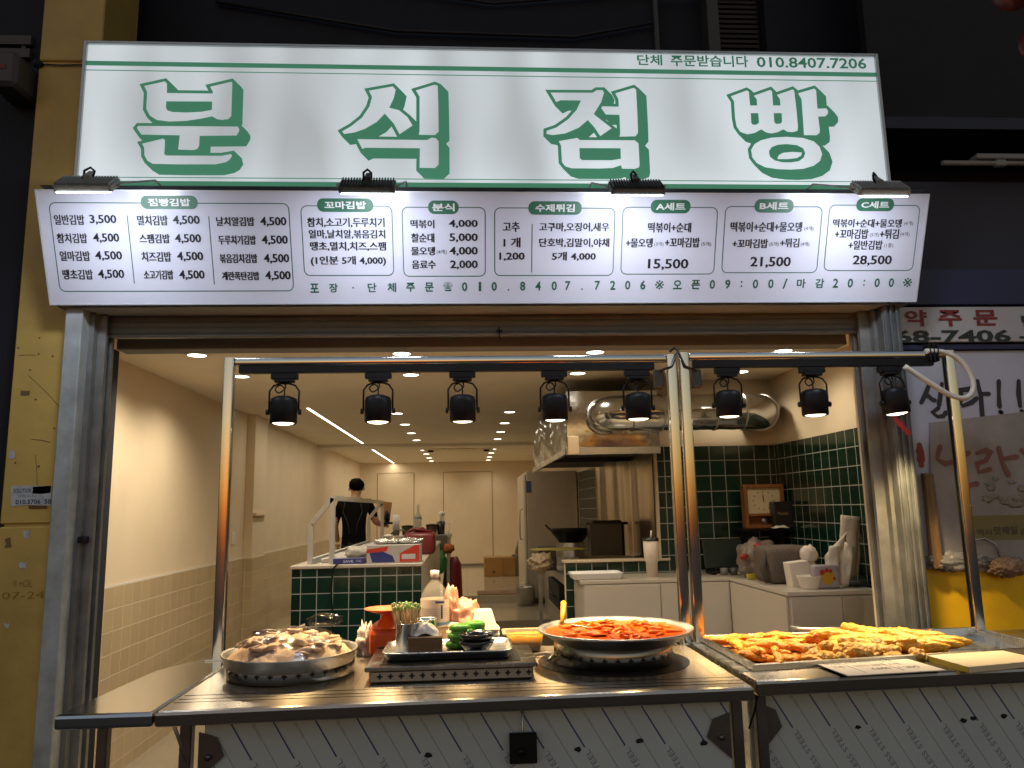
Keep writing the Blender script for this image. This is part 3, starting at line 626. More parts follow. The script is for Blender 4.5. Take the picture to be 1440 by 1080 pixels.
for pts in ([(1306, 541), (1301, 555), (1295, 566)], [(1304, 556), (1311, 562), (1314, 563)], [(1324, 540), (1322, 556), (1320, 570)], [(1319, 574), (1311, 580), (1318, 586), (1326, 585), (1330, 580)],
            [(1344, 549), (1360, 548), (1363, 546)], [(1351, 552), (1350, 565), (1353, 571), (1366, 566), (1373, 560)], [(1374, 536), (1379, 558), (1381, 586)], [(1380, 554), (1390, 554)],
            [(1404, 536), (1404, 554), (1405, 572)], [(1406, 579), (1408, 581)], [(1432, 536), (1432, 554), (1434, 571)], [(1436, 578), (1438, 580)]):
    brush(P3, pts, .0125)
g.build('brush_lettering', M('brush_ink', (.03, .03, .035), .6), wn)
g = MB(); g.flat(P3, [[(lambda c: (c[0]+.022*math.cos(k*.35)+.004*math.sin(3*k), c[1]+.07*math.sin(k*.35)))(P3.uv(1294, 640)) for k in range(18)]], .003); g.build('red_dot', M('banner_red', (.3, .05, .03), .6), wn)
g = MB(); poly = [np_.uv(*p) for p in ((1305, 595), (1500, 572), (1500, 806), (1308, 800))]; g.prism_at(P3, poly, .006, .012); ps = g.build('poster', M('poster_grey', (.29, .27, .26), .35, var=.18, vs=5), t)
P4 = Plane((0, YN-.018, 0), (1, 0, 0), (0, 0, 1))
g = MB()
for pts in ([(1322, 628), (1318, 645), (1330, 652), (1345, 648)], [(1347, 615), (1349, 640), (1350, 668)], [(1349, 642), (1362, 637)], [(1375, 637), (1388, 633), (1394, 634), (1386, 648), (1374, 652), (1376, 664), (1392, 660)], [(1404, 630), (1410, 652), (1418, 668)], [(1412, 645), (1430, 642)], [(1356, 684), (1374, 680)], [(1436, 633), (1444, 640)]): brush(P4, pts, .013)
g.build('red_brush_lettering', M('faded_red', (.22, .09, .07), .6), ps)
g = MB()
for k in range(16): g.blob(at_y(rnd.uniform(1378, 1440), rnd.uniform(672, 710), YN-.019), (rnd.uniform(.02, .05), .002, rnd.uniform(.008, .02)), 2, .4, 2, k)
g.build('dish_picture', M('picture_tan', (.24, .22, .17), .6, var=.3, vs=60), ps)
g = MB(); poly = [np_.uv(*p) for p in ((1345, 726), (1500, 722), (1500, 757), (1352, 760))]; g.flat(P4, [poly], .0012); yb = g.build('yellow_band', M('faded_yellow', (.2, .17, .06), .5), ps)
g = MB(); write(g, P4, '역시', (1373, 744, 1394, 753), .003, .01); write(g, P4, '맛제일', (1397, 740, 1430, 752), .003, .02); write(g, P4, '음식', (1434, 743, 1456, 752), .003, .01); g.build('small_lettering', M('grey_ink', (.07, .06, .05), .6), ps)
g = MB(); g.tube([at_y(x, y, YN-.03) for x, y in ((1365, 760), (1385, 757), (1400, 765), (1406, 784))], .004, 6); g.build('hanging_wire', STEELD, t)
g = MB(); g.blob(at_y(1418, 797, YN-.05), (.1, .04, .05), 4, .35, 6, 3); g.build('husk_pile', M('husk', (.3, .2, .13), .9, var=.4, vs=80, bump=.8, bs=120), t)
g = MB(); g.blob(at_y(1345, 790, YN-.04), (.16, .025, .045), 4, .5, 4, 8); g.build('clear_film_roll', M('milky_film', (.3, .3, .3), .25, alpha=.55), t)
tag(MB().box((2.395, YN-.06, 1.15), (2.445, YN-.02, 1.64), .004).build('wooden_batten', M('batten', (.2, .12, .05), .8, var=.4, vs=14, stretch=(3, 3, .4), bump=.4)), 'rough wooden batten fixed beside the right door post', 'batten')
tag(MB().tube([(2.275, 3.86, .3), (2.282, 3.86, 1.2), (2.29, 3.86, 2.5)], .009, 6).build('yellow_strip', M('yellow_tape', (.45, .36, .01), .5)), 'thin yellow strip running down beside the right door post', 'strip')
g = MB(); pts = [at_y(*p, 3.7) for p in ((1250, 573), (1262, 592), (1276, 607), (1280, 612))]
for i in range(3):
    a, b = pts[i], pts[i+1]; wv = Vector((.012, 0, .008)); g.faces([a-wv, a+wv, b+wv*.8, b-wv*.8], [(0, 1, 2, 3)])
g.tube([at_y(1262, 572, 3.7), at_y(1272, 580, 3.7), at_y(1278, 581, 3.7)], .003, 5)
tag(g.build('red_ribbon', M('ribbon_red', (.35, .02, .03), .5)), 'red ribbon tied to the right door post below the last spotlight', 'ribbon')

# ================================================================== STALL COUNTERS
TZ = .87
FILM = M('film_grey', (.46, .53, .55), .4, 0, var=.05, vs=2, rvar=.06)
FBLUE = M('film_blue', (.03, .05, .2), .5); FINK = M('film_ink', (.19, .21, .25), .5)
def counter(label, poly, ztop, front_panel, legs, extra=None):
    """poly: top outline (front-left, front-right, back-right, back-left)"""
    cx = sum(p[0] for p in poly)/4; cyy = sum(p[1] for p in poly)/4
    t = thing('steel_counter', label, 'counter', (cx, cyy, 0), 'stainless steel serving counters')
    return t
def film_panel(t, x0, x1, y, z0, z1):
    g = MB(); g.box((x0, y, z0), (x1, y+.02, z1), .003); f = g.build('front_panel', FILM, t)
    pl = Plane((0, y, 0), (1, 0, 0), (0, 0, 1)); gb = MB(); gi = MB()
    d = Vector((.52, -.854)); step = .143; x = x0-.5; k = 0
    def clip(p, q):
        # keep a line inside the sheet
        pts = [p.lerp(q, i/40) for i in range(41)]; pts = [s_ for s_ in pts if x0+.01 < s_.x < x1-.01 and z0+.005 < s_.y < z1-.004]
        return (pts[0], pts[-1]) if len(pts) > 1 else None
    nn = Vector((-d.y, d.x))
    while x < x1+.4:
        for j in range(2):
            xo = x+(j*step*.5)
            st = Vector((xo, z1))
            if j == 0:
                segs = [(0.0, .172, gb, .0026)]
            else: segs = [(.1, 1.1, gi, .0009)]
            for (s0, s1, mbx, wd) in segs:
                c = clip(st+d*s0, st+d*s1)
                if c:
                    a, b = c; mbx.faces([pl.at(*(a-nn*wd), .0008), pl.at(*(b-nn*wd), .0008), pl.at(*(b+nn*wd), .0008), pl.at(*(a+nn*wd), .0008)], [(0, 1, 2, 3)])
            body, s0, s1, hgt = ('STAINLESS STEEL', .185, .46, .02) if j == 0 else ('STAINLESS STEEL SUS 304', .004, .096, .008)
            vs, fs = glyphs(body, 0)
            P = []
            ok = True
            for u, v in vs:
                # reads upwards along the line
                q = st+d*(s1-(s1-s0)*u)+nn*(v-.5)*hgt*-1
                if not (x0+.004 < q.x < x1-.004 and z0 < q.y < z1): ok = False
                P.append(pl.at(q.x, q.y, .0008))
            if ok: gi.faces(P, fs)
        x += step
    gb.build('blue_print', FBLUE, f); gi.build('film_print', FINK, f)
    return f
def rolled_top(t, poly, z, th=.05):
    g = MB(); g.prism(poly, z-th, z, .012); o = g.build('counter_top', brushed('counter_steel', (.52, .46, .38), .25, .88), t)
    return o
lc = thing('steel_counter', 'left stainless steel counter carrying the round pans', 'counter', (0, 3.2, 0), 'stainless steel serving counters')
rolled_top(lc, [(-1.02, 2.70), (1.0, 2.765), (1.0, 3.70), (-1.02, 3.70)], TZ)
g = MB()
for y in (2.80, 2.845, 2.9): g.box((-1.0, y+.02, TZ), (.985, y+.026, TZ+.0015))
for x in (-.42, -.36, .28, .345, .92): g.box((x, 2.95, TZ), (x+.004, 3.66, TZ+.0012))
g.build('top_ridges', MATS['counter_steel'], lc)
film_panel(lc, -.9, .93, 2.84, .05, TZ-.052)
for x, y in ((-.96, 2.85), (.96, 2.87), (-.96, 3.62), (.96, 3.62)):
    g = MB(); g.box((x-.02, y-.02, GZ), (x+.02, y+.02, TZ-.05), .004); g.build('leg', STEELK, lc)
for x, s in ((-.915, 1), (.925, -1)):
    g = MB(); p = Plane((x, 2.835, .69), (1, 0, 0), (0, 0, 1)); g.prism_at(p, [(0, -.075), (s*.085, 0), (s*.06, .06), (0, .08)], 0, .006); g.lathe([(.011, 0), (.011, .012), (.0, .012)], p.at(s*.035, 0, .006), 8, rot=Matrix.Rotation(rad(90), 3, 'X')); g.build('corner_plate', STEELK, lc)
g = MB(); g.tube([(.19, 2.81, TZ-.05), (.185, 2.815, .72), (.185, 2.82, .68)], .004, 6); g.build('hanging_rod', STEELD, lc)
g = MB(); g.box((.14, 2.8, .635), (.235, 2.815, .735), .003); g.lathe([(.014, 0), (.014, .012), (.004, .014)], (.18, 2.8, .675), 10, rot=Matrix.Rotation(rad(90), 3, 'X')); g.build('switch_plate', BLACK, lc)
g = MB(); g.box((-1.03, 2.735, .84), (-1.022, 2.85, .855)); g.tube([(-1.0, 2.8, .83), (-.985, 2.83, .76), (-.93, 2.84, .62)], .007, 6); g.build('leaf_stay', STEELD, lc)
g = MB()
for k, (x, z) in enumerate(((-.14, .665), (.38, .665), (.6, .685), (.83, .67))): g.blob((x, 2.838, z), (.012, .003, .008), 2, .6, 3, k)
g.build('paint_spots', SOOT, lc)
leaf = MB(); leaf.prism([(-1.34, 2.71), (-1.024, 2.705), (-1.024, 3.70), (-1.16, 3.70), (-1.30, 3.4)], TZ-.05, TZ-.002, .012)
lf = leaf.build('folding_leaf', STEELM, lc)
g = MB(); g.box((-1.24, 2.8, GZ), (-1.205, 2.835, TZ-.055), .003); g.build('leg', STEELK, lc)

rc = thing('steel_counter', 'right stainless steel counter carrying the fried food tray', 'counter', (1.8, 3.2, 0), 'stainless steel serving counters')
rolled_top(rc, [(1.02, 2.80), (2.75, 2.90), (2.75, 3.12), (1.02, 2.96)], TZ+.01, .055)
g = MB(); g.box((1.02, 2.97, TZ-.045), (1.075, 3.7, TZ+.008), .004); g.box((2.40, 3.13, TZ-.045), (2.75, 3.7, TZ+.008), .004); g.box((1.076, 3.64, TZ-.045), (2.4, 3.7, TZ+.008), .004); g.build('side_rails', STEEL, rc)
film_panel(rc, 1.04, 2.7, 2.955, .05, TZ-.046)
for x, y in ((1.06, 2.9), (2.68, 3.0), (1.06, 3.62), (2.68, 3.62)):
    g = MB(); g.box((x-.02, y-.02, GZ), (x+.02, y+.02, TZ-.046), .004); g.build('leg', STEELK, rc)
g = MB(); p = Plane((1.08, 2.93, .69), (1, 0, 0), (0, 0, 1)); g.prism_at(p, [(0, -.075), (.07, 0), (.05, .06), (0, .08)], 0, .006); g.build('corner_plate', STEELK, rc)
g = MB(); g.tube([(1.045, 2.86, TZ-.04), (1.03, 2.87, .76), (1.01, 2.88, .7)], .004, 6); g.build('strap', BLACK, rc)
g = MB()
for k, (x, z) in enumerate(((1.86, .68), (1.9, .685), (1.45, .67), (2.02, .69))): g.blob((x, 2.953, z), (.012, .003, .007), 2, .6, 3, k+9)
g.build('paint_spots', SOOT, rc)

# light frames over the counters
YR, ZR = 3.62, 2.205
def light_frame(label, xs, z0, zr, x0, x1, ph):
    t = thing('light_frame', label, 'frame', ((x0+x1)/2, YR, z0), 'square steel tube frames over the counters')
    for (xb, xt) in xs:
        g = MB(); cs = rrect(-.024, -.022, .024, .022, .008, 3); n = len(cs)
        g.faces([(xb+x, YR+y, z0) for x, y in cs]+[(xt+x, YR+y, zr+.019) for x, y in cs], [(k, (k+1) % n, n+(k+1) % n, n+k) for k in range(n)], True); g.faces([(xt+x, YR+y, zr+.0191) for x, y in cs], [tuple(range(n))])
        g.box((xb-.045, YR-.04, z0-.001), (xb+.045, YR+.04, z0+.004)); g.build('post', STEELM, t)
    g = MB(); g.box((x0, YR-.019, zr-.019), (x1, YR+.019, zr+.018), .006, seg=2); g.build('rail', STEELM, t)
    g = MB(); g.box((x0+.02, YR-.017, zr-.056), (x1-.06, YR+.017, zr-.0195), .002); g.build('light_track', BLACK, t)
    return t
fr1 = light_frame('long steel tube light frame over the left counter with five spotlights', [(-1.1, -1.1), (1.0, 1.0)], TZ, ZR, -1.075, .975, 0)
fr2 = light_frame('shorter steel tube light frame over the right counter with three spotlights', [(1.062, 1.062), (2.40, 2.40)], TZ+.01, ZR+.008, 1.087, 2.375, 0)
for x, o in ((.935, fr1), (1.12, fr2)):
    g = MB(); g.box((x-.022, YR-.02, 2.06), (x+.022, YR+.02, 2.148), .004); g.tube([(x, YR-.02, 2.14), (x+.06*(1 if x < 1 else -1), YR-.035, 2.16), (1.03, YR-.03, 2.235), (1.025, YR, 2.26), (1.0, YR+.01, 2.24)], .006, 6)
    tag(g.build('power_feed', BLACKM), 'black power box and cord at the %s of the middle double post' % ('left' if x < 1 else 'right'), 'power feed', 'power feeds at the double post')

# track spotlights
sx_ = (-.845, -.409, -.012, .428, .829, 1.275, 1.699, 2.09)
which = ['leftmost black spotlight, above the wrapped food pan', 'second black spotlight from the left, above the skewer cups', 'third black spotlight, left of the steel hood', 'fourth black spotlight, in front of the hood corner', 'fifth black spotlight, left of the double post before the duct', 'black spotlight right of the double post before the duct', 'second black spotlight from the right, before the cream wall', 'rightmost black spotlight, before the ribbed door post']
spot0 = None
def make_spot(x, z0):
    t = thing('track_spotlight', '', 'spotlight', (x, YR, z0), 'black track spotlights on the steel frame')
    g = MB(); g.box((x-.062, YR-.016, z0-.03), (x+.062, YR+.016, z0-.001), .003); g.box((x-.045, YR-.02, z0-.045), (x+.045, YR+.02, z0-.03), .003); g.build('adaptor', BLACK, t)
    zb = z0-.045; r = .062
    g = MB()
    pts = [(x-r-.006, YR, zb-.14), (x-r-.006, YR, zb-.04), (x-r+.012, YR, zb-.014), (x-.02, YR, zb-.004), (x+.02, YR, zb-.004), (x+r-.012, YR, zb-.014), (x+r+.006, YR, zb-.04), (x+r+.006, YR, zb-.14)]
    g.tube(pts, .0045, 6); g.build('bracket', BLACK, t)
    g = MB(); zc = zb-.065
    g.lathe([(.001, 0), (r*.6, -.002), (r*.93, -.012), (r, -.03), (r, -.126), (r-.005, -.130), (r-.009, -.128), (r-.012, -.115)], (x, YR, zc), 28); g.build('can', BLACK, t)
    g = MB(); g.lathe([(r-.013, -.126), (r-.022, -.1305), (r-.036, -.1335), (.001, -.135)], (x, YR, zc), 24); g.build('lens', M('spot_glow', (1, .9, .7), .4, emit=5, ecol=(1, .88, .62)), t)
    for s in (-1, 1):
        g = MB(); g.lathe([(.0135, 0), (.0135, .012), (.001, .013)], (x+s*(r+.006), YR, zb-.14), 12, rot=Matrix.Rotation(rad(90*s), 3, 'Y')); g.build('knob', BLACK, t)
    g = MB(); cc = [(x+.002, YR, zb), (x+.004, YR-.005, zb-.03), (x-.025, YR-.01, zb-.05), (x-.04, YR-.005, zb-.03), (x-.022, YR, zb-.012), (x-.002, YR+.004, zb-.025), (x, YR, zb-.066)]
    sm = []
    for i in range(len(cc)-1):
        p0, p1, p2, p3 = [Vector(cc[max(0, min(len(cc)-1, i+k))]) for k in (-1, 0, 1, 2)]
        for j in range(4):
            u = j/4; sm.append(.5*((2*p1)+(p2-p0)*u+(2*p0-5*p1+4*p2-p3)*u*u+(3*p1-p0-3*p2+p3)*u**3))
    g.tube(sm+[Vector(cc[-1])], .0035, 6); g.build('cord', BLACK, t)
    ld = bpy.data.lights.new('spot_lamp', 'SPOT'); ld.energy = 76; ld.color = (1, .7, .33); ld.spot_size = rad(98); ld.spot_blend = .9; ld.shadow_soft_size = .035
    lo = bpy.data.objects.new('spot_lamp', ld); C.objects.link(lo); lo.location = (0, 0, -.3); lo.parent = t
    return t
for k, x in enumerate(sx_):
    z0 = ZR-.056+(.008 if x > 1 else 0)
    if spot0 is None: spot0 = make_spot(x, z0); o = spot0
    else: o = copy_tree(spot0, (x, YR, z0))
    o['label'] = which[k]; o.rotation_euler = (rad(rnd.uniform(-2, 2)), 0, 0) if k < 7 else (rad(-3), rad(-3), rad(8))
    if k == 7:
        for ch in o.children:
            if ch.type == 'LIGHT': ch.data = ch.data.copy(); ch.data.energy = 95
# white hose at the right end
hp = [at_y(*p, YR-.02) for p in ((1272, 515), (1290, 527), (1310, 540), (1335, 555), (1355, 560), (1367, 552), (1368, 535), (1356, 513), (1340, 500), (1320, 494), (1298, 494))]
sm = []
for i in range(len(hp)-1):
    p0, p1, p2, p3 = [hp[max(0, min(len(hp)-1, i+k))] for k in (-1, 0, 1, 2)]
    for j in range(4): u = j/4; sm.append(.5*((2*p1)+(p2-p0)*u+(2*p0-5*p1+4*p2-p3)*u*u+(3*p1-p0-3*p2+p3)*u**3))
o = thing('white_hose', 'white cable hose looped and taped to the right end of the frame', 'hose', hp[0])
MB().tube(sm, .013, 10).build('hose', M('hose_white', (.7, .66, .58), .45, var=.06), o)
g = MB()
for k in range(3): x = 2.29+k*.02; g.box((x, YR-.036, ZR-.03), (x+.006, YR+.026, ZR+.06), .003)
g.build('cable_ties', BLACK, o)

# ================================================================== THINGS ON THE COUNTERS
def cross(mb, pl, u, v, s, h):
    a = s*.33
    mb.flat(pl, [[(u-a, v-s), (u+a, v-s), (u+a, v-a), (u+s, v-a), (u+s, v+a), (u+a, v+a), (u+a, v+s), (u-a, v+s), (u-a, v+a), (u-s, v+a), (u-s, v-a), (u-a, v-a)]], h)
HOLE = M('vent_hole', (.004, .004, .004), .8)
def burner_ring(label, c, r, h, n=30):
    t = thing('burner_ring', label, 'burner ring', (c[0], c[1], TZ), 'round steel burner rings')
    g = MB(); g.lathe([(r-.004, 0), (r, .001), (r, h-.014), (r-.004, h-.009), (r-.004, h), (r-.012, h), (r-.012, 0)], (c[0], c[1], TZ+.0035), 64); g.build('ring', M('ring_steel', (.3, .29, .27), .22, 1, rvar=.08, vs=9), t)
    g = MB()
    for k in range(n):
        a = 2*math.pi*k/n; nn = Vector((math.cos(a), math.sin(a), 0)); uu = Vector((-math.sin(a), math.cos(a), 0))
        cross(g, Plane(Vector((c[0], c[1], TZ+h*.5))+nn*(r), uu, (0, 0, 1)), 0, 0, .010, .0012)
    g.build('cross_vents', HOLE, t)
    return t
burner_ring('low steel burner ring with cross cut-outs under the wrapped food pan', (-.70, 3.25), .245, .07)
burner_ring('steel burner ring with cross cut-outs under the red rice cake pan', (.60, 3.29), .243, .085)
g = MB(); g.lathe([(.31, .0016), (.001, .0016)], (.60, 3.29, TZ+.0008), 48); tag(g.build('burner_plate', M('dark_burner', (.05, .045, .04), .3, .6, var=.3)), 'dark round burner plate set into the counter under the ring', 'burner plate')
# pan with wrapped food
t = thing('shallow_pan', 'shallow round aluminium pan full of plastic wrapped food', 'pan', (-.70, 3.22, .945))
g = MB(); g.lathe([(.001, 0), (.235, 0), (.243, .006), (.252, .042), (.262, .046), (.262, .042), (.256, .037), (.246, -.002), (.236, -.006), (.001, -.006)], (-.70, 3.22, TZ+.052), 64); g.build('pan', M('aluminium', (.6, .58, .54), .32, 1, var=.1, vs=12), t)
food = MB(); NR, NA = 26, 90; vs = []
for i in range(NR+1):
    for k in range(NA):
        a = 2*math.pi*k/NA; q = .242*i/NR; x, y = q*math.cos(a), q*math.sin(a)
        nv = noise.fractal(Vector((x*13, y*17, 5)), 1, 2, 4); cr = abs(noise.noise(Vector((x*26+3, y*30, 2))))
        vs.append((-.70+x, 3.22+y, 0.938+.085*(1-(q/.25)**2)+(.018*nv+.014*cr-.006)*(1 if i < NR-1 else .2)))
food.faces(vs, [(i*NA+k, i*NA+(k+1) % NA, (i+1)*NA+(k+1) % NA, (i+1)*NA+k) for i in range(NR) for k in range(NA)], True)
for k in range(48):
    a = rnd.uniform(0, 6.28); q = math.sqrt(rnd.random())*.2; x = -.70+q*math.cos(a); y = 3.22+q*math.sin(a); hz = .948+.085*(1-(q/.25)**2)
    t2 = MB(); t2.blob((0, 0, 0), (rnd.uniform(.02, .045), rnd.uniform(.016, .03), rnd.uniform(.006, .013)), 2, .4, 2.2, k)
    food.merge(t2.bm, Matrix.Translation((x, y, hz)) @ Matrix.Rotation(rnd.uniform(0, 6), 4, 'Z') @ Matrix.Rotation(rnd.uniform(-.7, .7), 4, 'X'), True)
tag(food.build('sliced_sausage', M('sundae', (.56, .37, .23), .6, col2=(.74, .54, .37), vs=10, bump=.3, bs=60, spec=.25)), 'heap of beige and brown sliced sausage and offal in the pan', 'food')
food = MB()
for k in range(9):
    a = rnd.uniform(2.2, 4.4); q = rnd.uniform(.05, .17); food.blob((-.70+q*math.cos(a), 3.2+q*math.sin(a)*.8, 1.02-.25*q), (.042, .03, .016), 2, .4, 2, k+50)
tag(food.build('dark_sausage', M('dark_sundae', (.24, .14, .12), .35, var=.4, vs=20)), 'darker purple brown sausage pieces on the left of the heap', 'food')
FILMC = bpy.data.materials.new('clear_wrap'); FILMC.use_nodes = True
n_ = FILMC.node_tree.nodes; l_ = FILMC.node_tree.links; n_.clear()
out = n_.new('ShaderNodeOutputMaterial'); mx = n_.new('ShaderNodeMixShader'); tr = n_.new('ShaderNodeBsdfTransparent'); gl = n_.new('ShaderNodeBsdfGlossy'); gl.inputs['Roughness'].default_value = .16; tr.inputs[0].default_value = (.93, .92, .9, 1)
fr = n_.new('ShaderNodeLayerWeight'); fr.inputs[0].default_value = .25; ma = n_.new('ShaderNodeMath'); ma.operation = 'MULTIPLY_ADD'; ma.inputs[1].default_value = .2; ma.inputs[2].default_value = .012
l_.new(fr.outputs['Facing'], ma.inputs[0]); l_.new(ma.outputs[0], mx.inputs[0]); l_.new(tr.outputs[0], mx.inputs[1]); l_.new(gl.outputs[0], mx.inputs[2]); l_.new(mx.outputs[0], out.inputs[0])
g = MB(); NR, NA = 14, 64; vs = []
for i in range(NR+1):
    for k in range(NA):
        a = 2*math.pi*k/NA; q = .245*i/NR; x = q*math.cos(a); y = q*math.sin(a)
        nzv = noise.fractal(Vector((x*14, y*14, 1)), 1, 2, 4); vs.append((-.70+x, 3.22+y, 0.962+.09*(1-(q/.25)**2)+.014*nzv*(1 if i < NR else .2)))
g.faces(vs, [(i*NA+k, i*NA+(k+1) % NA, (i+1)*NA+(k+1) % NA, (i+1)*NA+k) for i in range(NR) for k in range(NA)], True)
tag(g.build('plastic_wrap', FILMC), 'crinkled clear plastic wrap stretched over the left pan of food', 'plastic wrap')
g = MB(); g.blob((-.60, 3.4, 1.05), (.07, .05, .03), 3, .35, 3, 21, flatz=-.02); tag(g.build('plastic_bag', FILMC), 'small clear plastic bag on the back edge of the left pan', 'plastic bag')
t = thing('dark_tongs', 'dark tongs handles lying behind the wrapped food pan', 'tongs', (-.82, 3.46, .98))
g = MB()
g.tube([(-.9, 3.42, 1.0), (-.84, 3.45, 1.005), (-.76, 3.46, 1.0)], .012, 8); g.tube([(-.74, 3.45, 1.0), (-.69, 3.46, 1.02)], .014, 8); g.build('handles', M('dark_brown_plastic', (.03, .012, .008), .4), t)

# square stove with tray
t = thing('square_stove', 'low rectangular steel stove with cross cut-outs under the metal tray', 'stove', (-.06, 3.18, TZ))
g = MB(); g.box((-.365, 3.0, TZ+.004), (.245, 3.36, TZ+.045), .004); g.box((-.38, 2.985, TZ+.045), (.26, 3.375, TZ+.062), .004); b = g.build('body', MATS['ring_steel'], t)
g = MB(); g.box((-.33, 3.03, TZ+.0621), (.20, 3.34, TZ+.064)); g.build('grill', M('dark_grill', (.02, .02, .02), .4, .4), t)
g = MB(); p = Plane((0, 3.0, TZ+.026), (1, 0, 0), (0, 0, 1))
for k in range(15): cross(g, p, -.325+k*.0395, 0, .010, .0012)
g.build('cross_vents', HOLE, t)
def tray(c, a, b, h, name, label, mtl, lip=.012, z=.94):
    g = MB(); 
    def ring(k, z_): return [(c[0]+x, c[1]+y, z_) for x, y in rrect(-a+k, -b+k, a-k, b-k, max(.004, .045-k), 6)]
    rings = [ring(0, z+h), ring(.006, z+h+.002), ring(lip, z+h-.002), ring(lip+.012, z+.006), ring(lip+.016, z+.003)]
    low = [ring(.002, z+h-.004), ring(lip+.006, z+.004), ring(lip+.01, z)]; rings[3:] = [ring(lip+.008, z+h*.55), ring(lip+.014, z+h*.5)]
    n = len(rings[0])
    vs = [p for r_ in low[::-1]+rings for p in r_]; m_ = len(low)+len(rings)
    g.faces(vs, [(i*n+k, i*n+(k+1) % n, (i+1)*n+(k+1) % n, (i+1)*n+k) for i in range(m_-1) for k in range(n)]+[tuple(range((m_-1)*n, m_*n)), tuple(range(n))[::-1]], True)
    for f in g.bm.faces:
        if len(f.verts) > 4: f.smooth = False
    return tag(g.build(name, mtl), label, 'tray')
tray((-.075, 3.2), .252, .15, .032, 'metal_tray', 'rectangular metal tray on the square stove holding cups and bowls', STEEL, z=.9355)
ZT = .9525
t = thing('skewer_cup', 'steel cup of wooden skewers with green wrapped tips', 'cup', (-.235, 3.13, ZT))
g = MB(); g.lathe([(.001, 0), (.043, 0), (.044, .004), (.044, .112), (.047, .114), (.044, .117), (.041, .114), (.041, .02), (.001, .02)], (-.235, 3.13, ZT), 32); g.build('cup', STEEL, t)
g = MB(); g2 = MB()
for k in range(46):
    a = rnd.uniform(0, 6.28); q = .034*math.sqrt(rnd.random()); x, y = -.235+q*math.cos(a), 3.13+q*math.sin(a); ex, ey = x+q*.75*math.cos(a)-.006, y+q*.7*math.sin(a); zt = ZT+.165+rnd.uniform(-.008, .012)
    g.tube([(x, y, ZT+.03), (ex, ey, zt)], .0028, 5)
    if k % 1 == 0: g2.blob((ex+rnd.uniform(-.003, .003), ey, zt+.008), (.006, .005, .010), 1, .5, 2, k)
g.build('skewers', M('bamboo', (.55, .36, .16), .6, var=.2, vs=60), t); g2.build('green_tips', M('tip_green', (.25, .5, .06), .5, col2=(.75, .82, .4), vs=90), t)
t = thing('steel_cup', 'plain empty steel cup behind the skewer cup', 'cup', (-.165, 3.2, ZT))
g = MB(); g.lathe([(.001, 0), (.042, 0), (.043, .004), (.043, .115), (.046, .117), (.043, .12), (.04, .117), (.04, .02), (.001, .02)], (-.165, 3.2, ZT), 32); g.build('cup', STEEL, t)
t = thing('napkin_box', 'brown wooden napkin box with a white tissue sticking out', 'napkin box', (-.165, 3.1, ZT))
WOOD = M('walnut', (.17, .095, .045), .5, var=.3, vs=10, stretch=(.6, 6, 6))
g = MB(); g.box((-.228, 3.07, ZT), (-.098, 3.16, ZT+.07), .004); g.build('box', WOOD, t)
def tissue(mb, c, wd, dp, ht, seed, n=14):
    vs = []
    for i in range(n+1):
        for j in range(n+1):
            u = i/n-.5; v = j/n-.5; e = max(0, 1-(u*u+v*v)*3.2)
            nv = noise.fractal(Vector((u*5+seed, v*5, seed*.7)), 1, 2, 3)
            vs.append((c[0]+u*wd, c[1]+v*dp, c[2]+ht*(e*.75+.35*nv*e+.02)))
    mb.faces(vs, [(i*(n+1)+j, (i+1)*(n+1)+j, (i+1)*(n+1)+j+1, i*(n+1)+j+1) for i in range(n) for j in range(n)], True)
g = MB(); tissue(g, (-.163, 3.115, ZT+.07), .105, .06, .055, 3); g.build('tissue', M('tissue_white', (.78, .72, .64), .8, bump=.2, bs=40), t)
def ribbed(mb, c, r, h, n=10, prof=None):
    N2 = n*6; vs = []; pr = prof or [(.3, 0), (.8, .02), (1, .3), (1, .6), (.85, .9), (.4, 1), (.01, 1)]
    for (q, z) in pr:
        for k in range(N2):
            a = 2*math.pi*k/N2; rr = r*q*(1+.05*abs(math.sin(a*n/2))); vs.append((c[0]+rr*math.cos(a), c[1]+rr*math.sin(a), c[2]+z*h))
    mb.faces(vs, [(i*N2+k, i*N2+(k+1) % N2, (i+1)*N2+(k+1) % N2, (i+1)*N2+k) for i in range(len(pr)-1) for k in range(N2)], True)
GRN = M('melamine_green', (.10, .36, .03), .28, var=.1, vs=12)
t = thing('green_bowls', 'tilted stack of bright green ribbed bowls behind the napkin box', 'bowl stack', (-.045, 3.22, ZT), 'green ribbed bowls')
g = MB()
for k in range(5): ribbed(g, (-.045+.012*(k % 2)+.004*k, 3.22, ZT+.016*k), .042, .03)
g.build('stack', GRN, t)
t = thing('green_bowls', 'bright green ribbed bowls upside down behind the black bowls', 'bowl stack', (.03, 3.29, ZT), 'green ribbed bowls')
g = MB()
for k in range(4): ribbed(g, (.03, 3.29, ZT+.02*k), .042, .034)
g.build('stack', GRN, t)
bowl_m = M('bowl_black', (.012, .012, .013), .2, coat=.4)
for k, lb in enumerate(('black bowl at the bottom of the stack on the metal tray', 'upper black bowl nested in the stack on the metal tray')):
    z = ZT+.027*k; g = MB(); g.lathe([(.001, .0), (.045, 0), (.05, .008), (.066, .03), (.07, .042), (.067, .044), (.06, .032), (.045, .012), (.001, .01)], (.035, 3.13, z), 36); tag(g.build('black_bowl', bowl_m), lb, 'bowl', 'stacked black bowls')
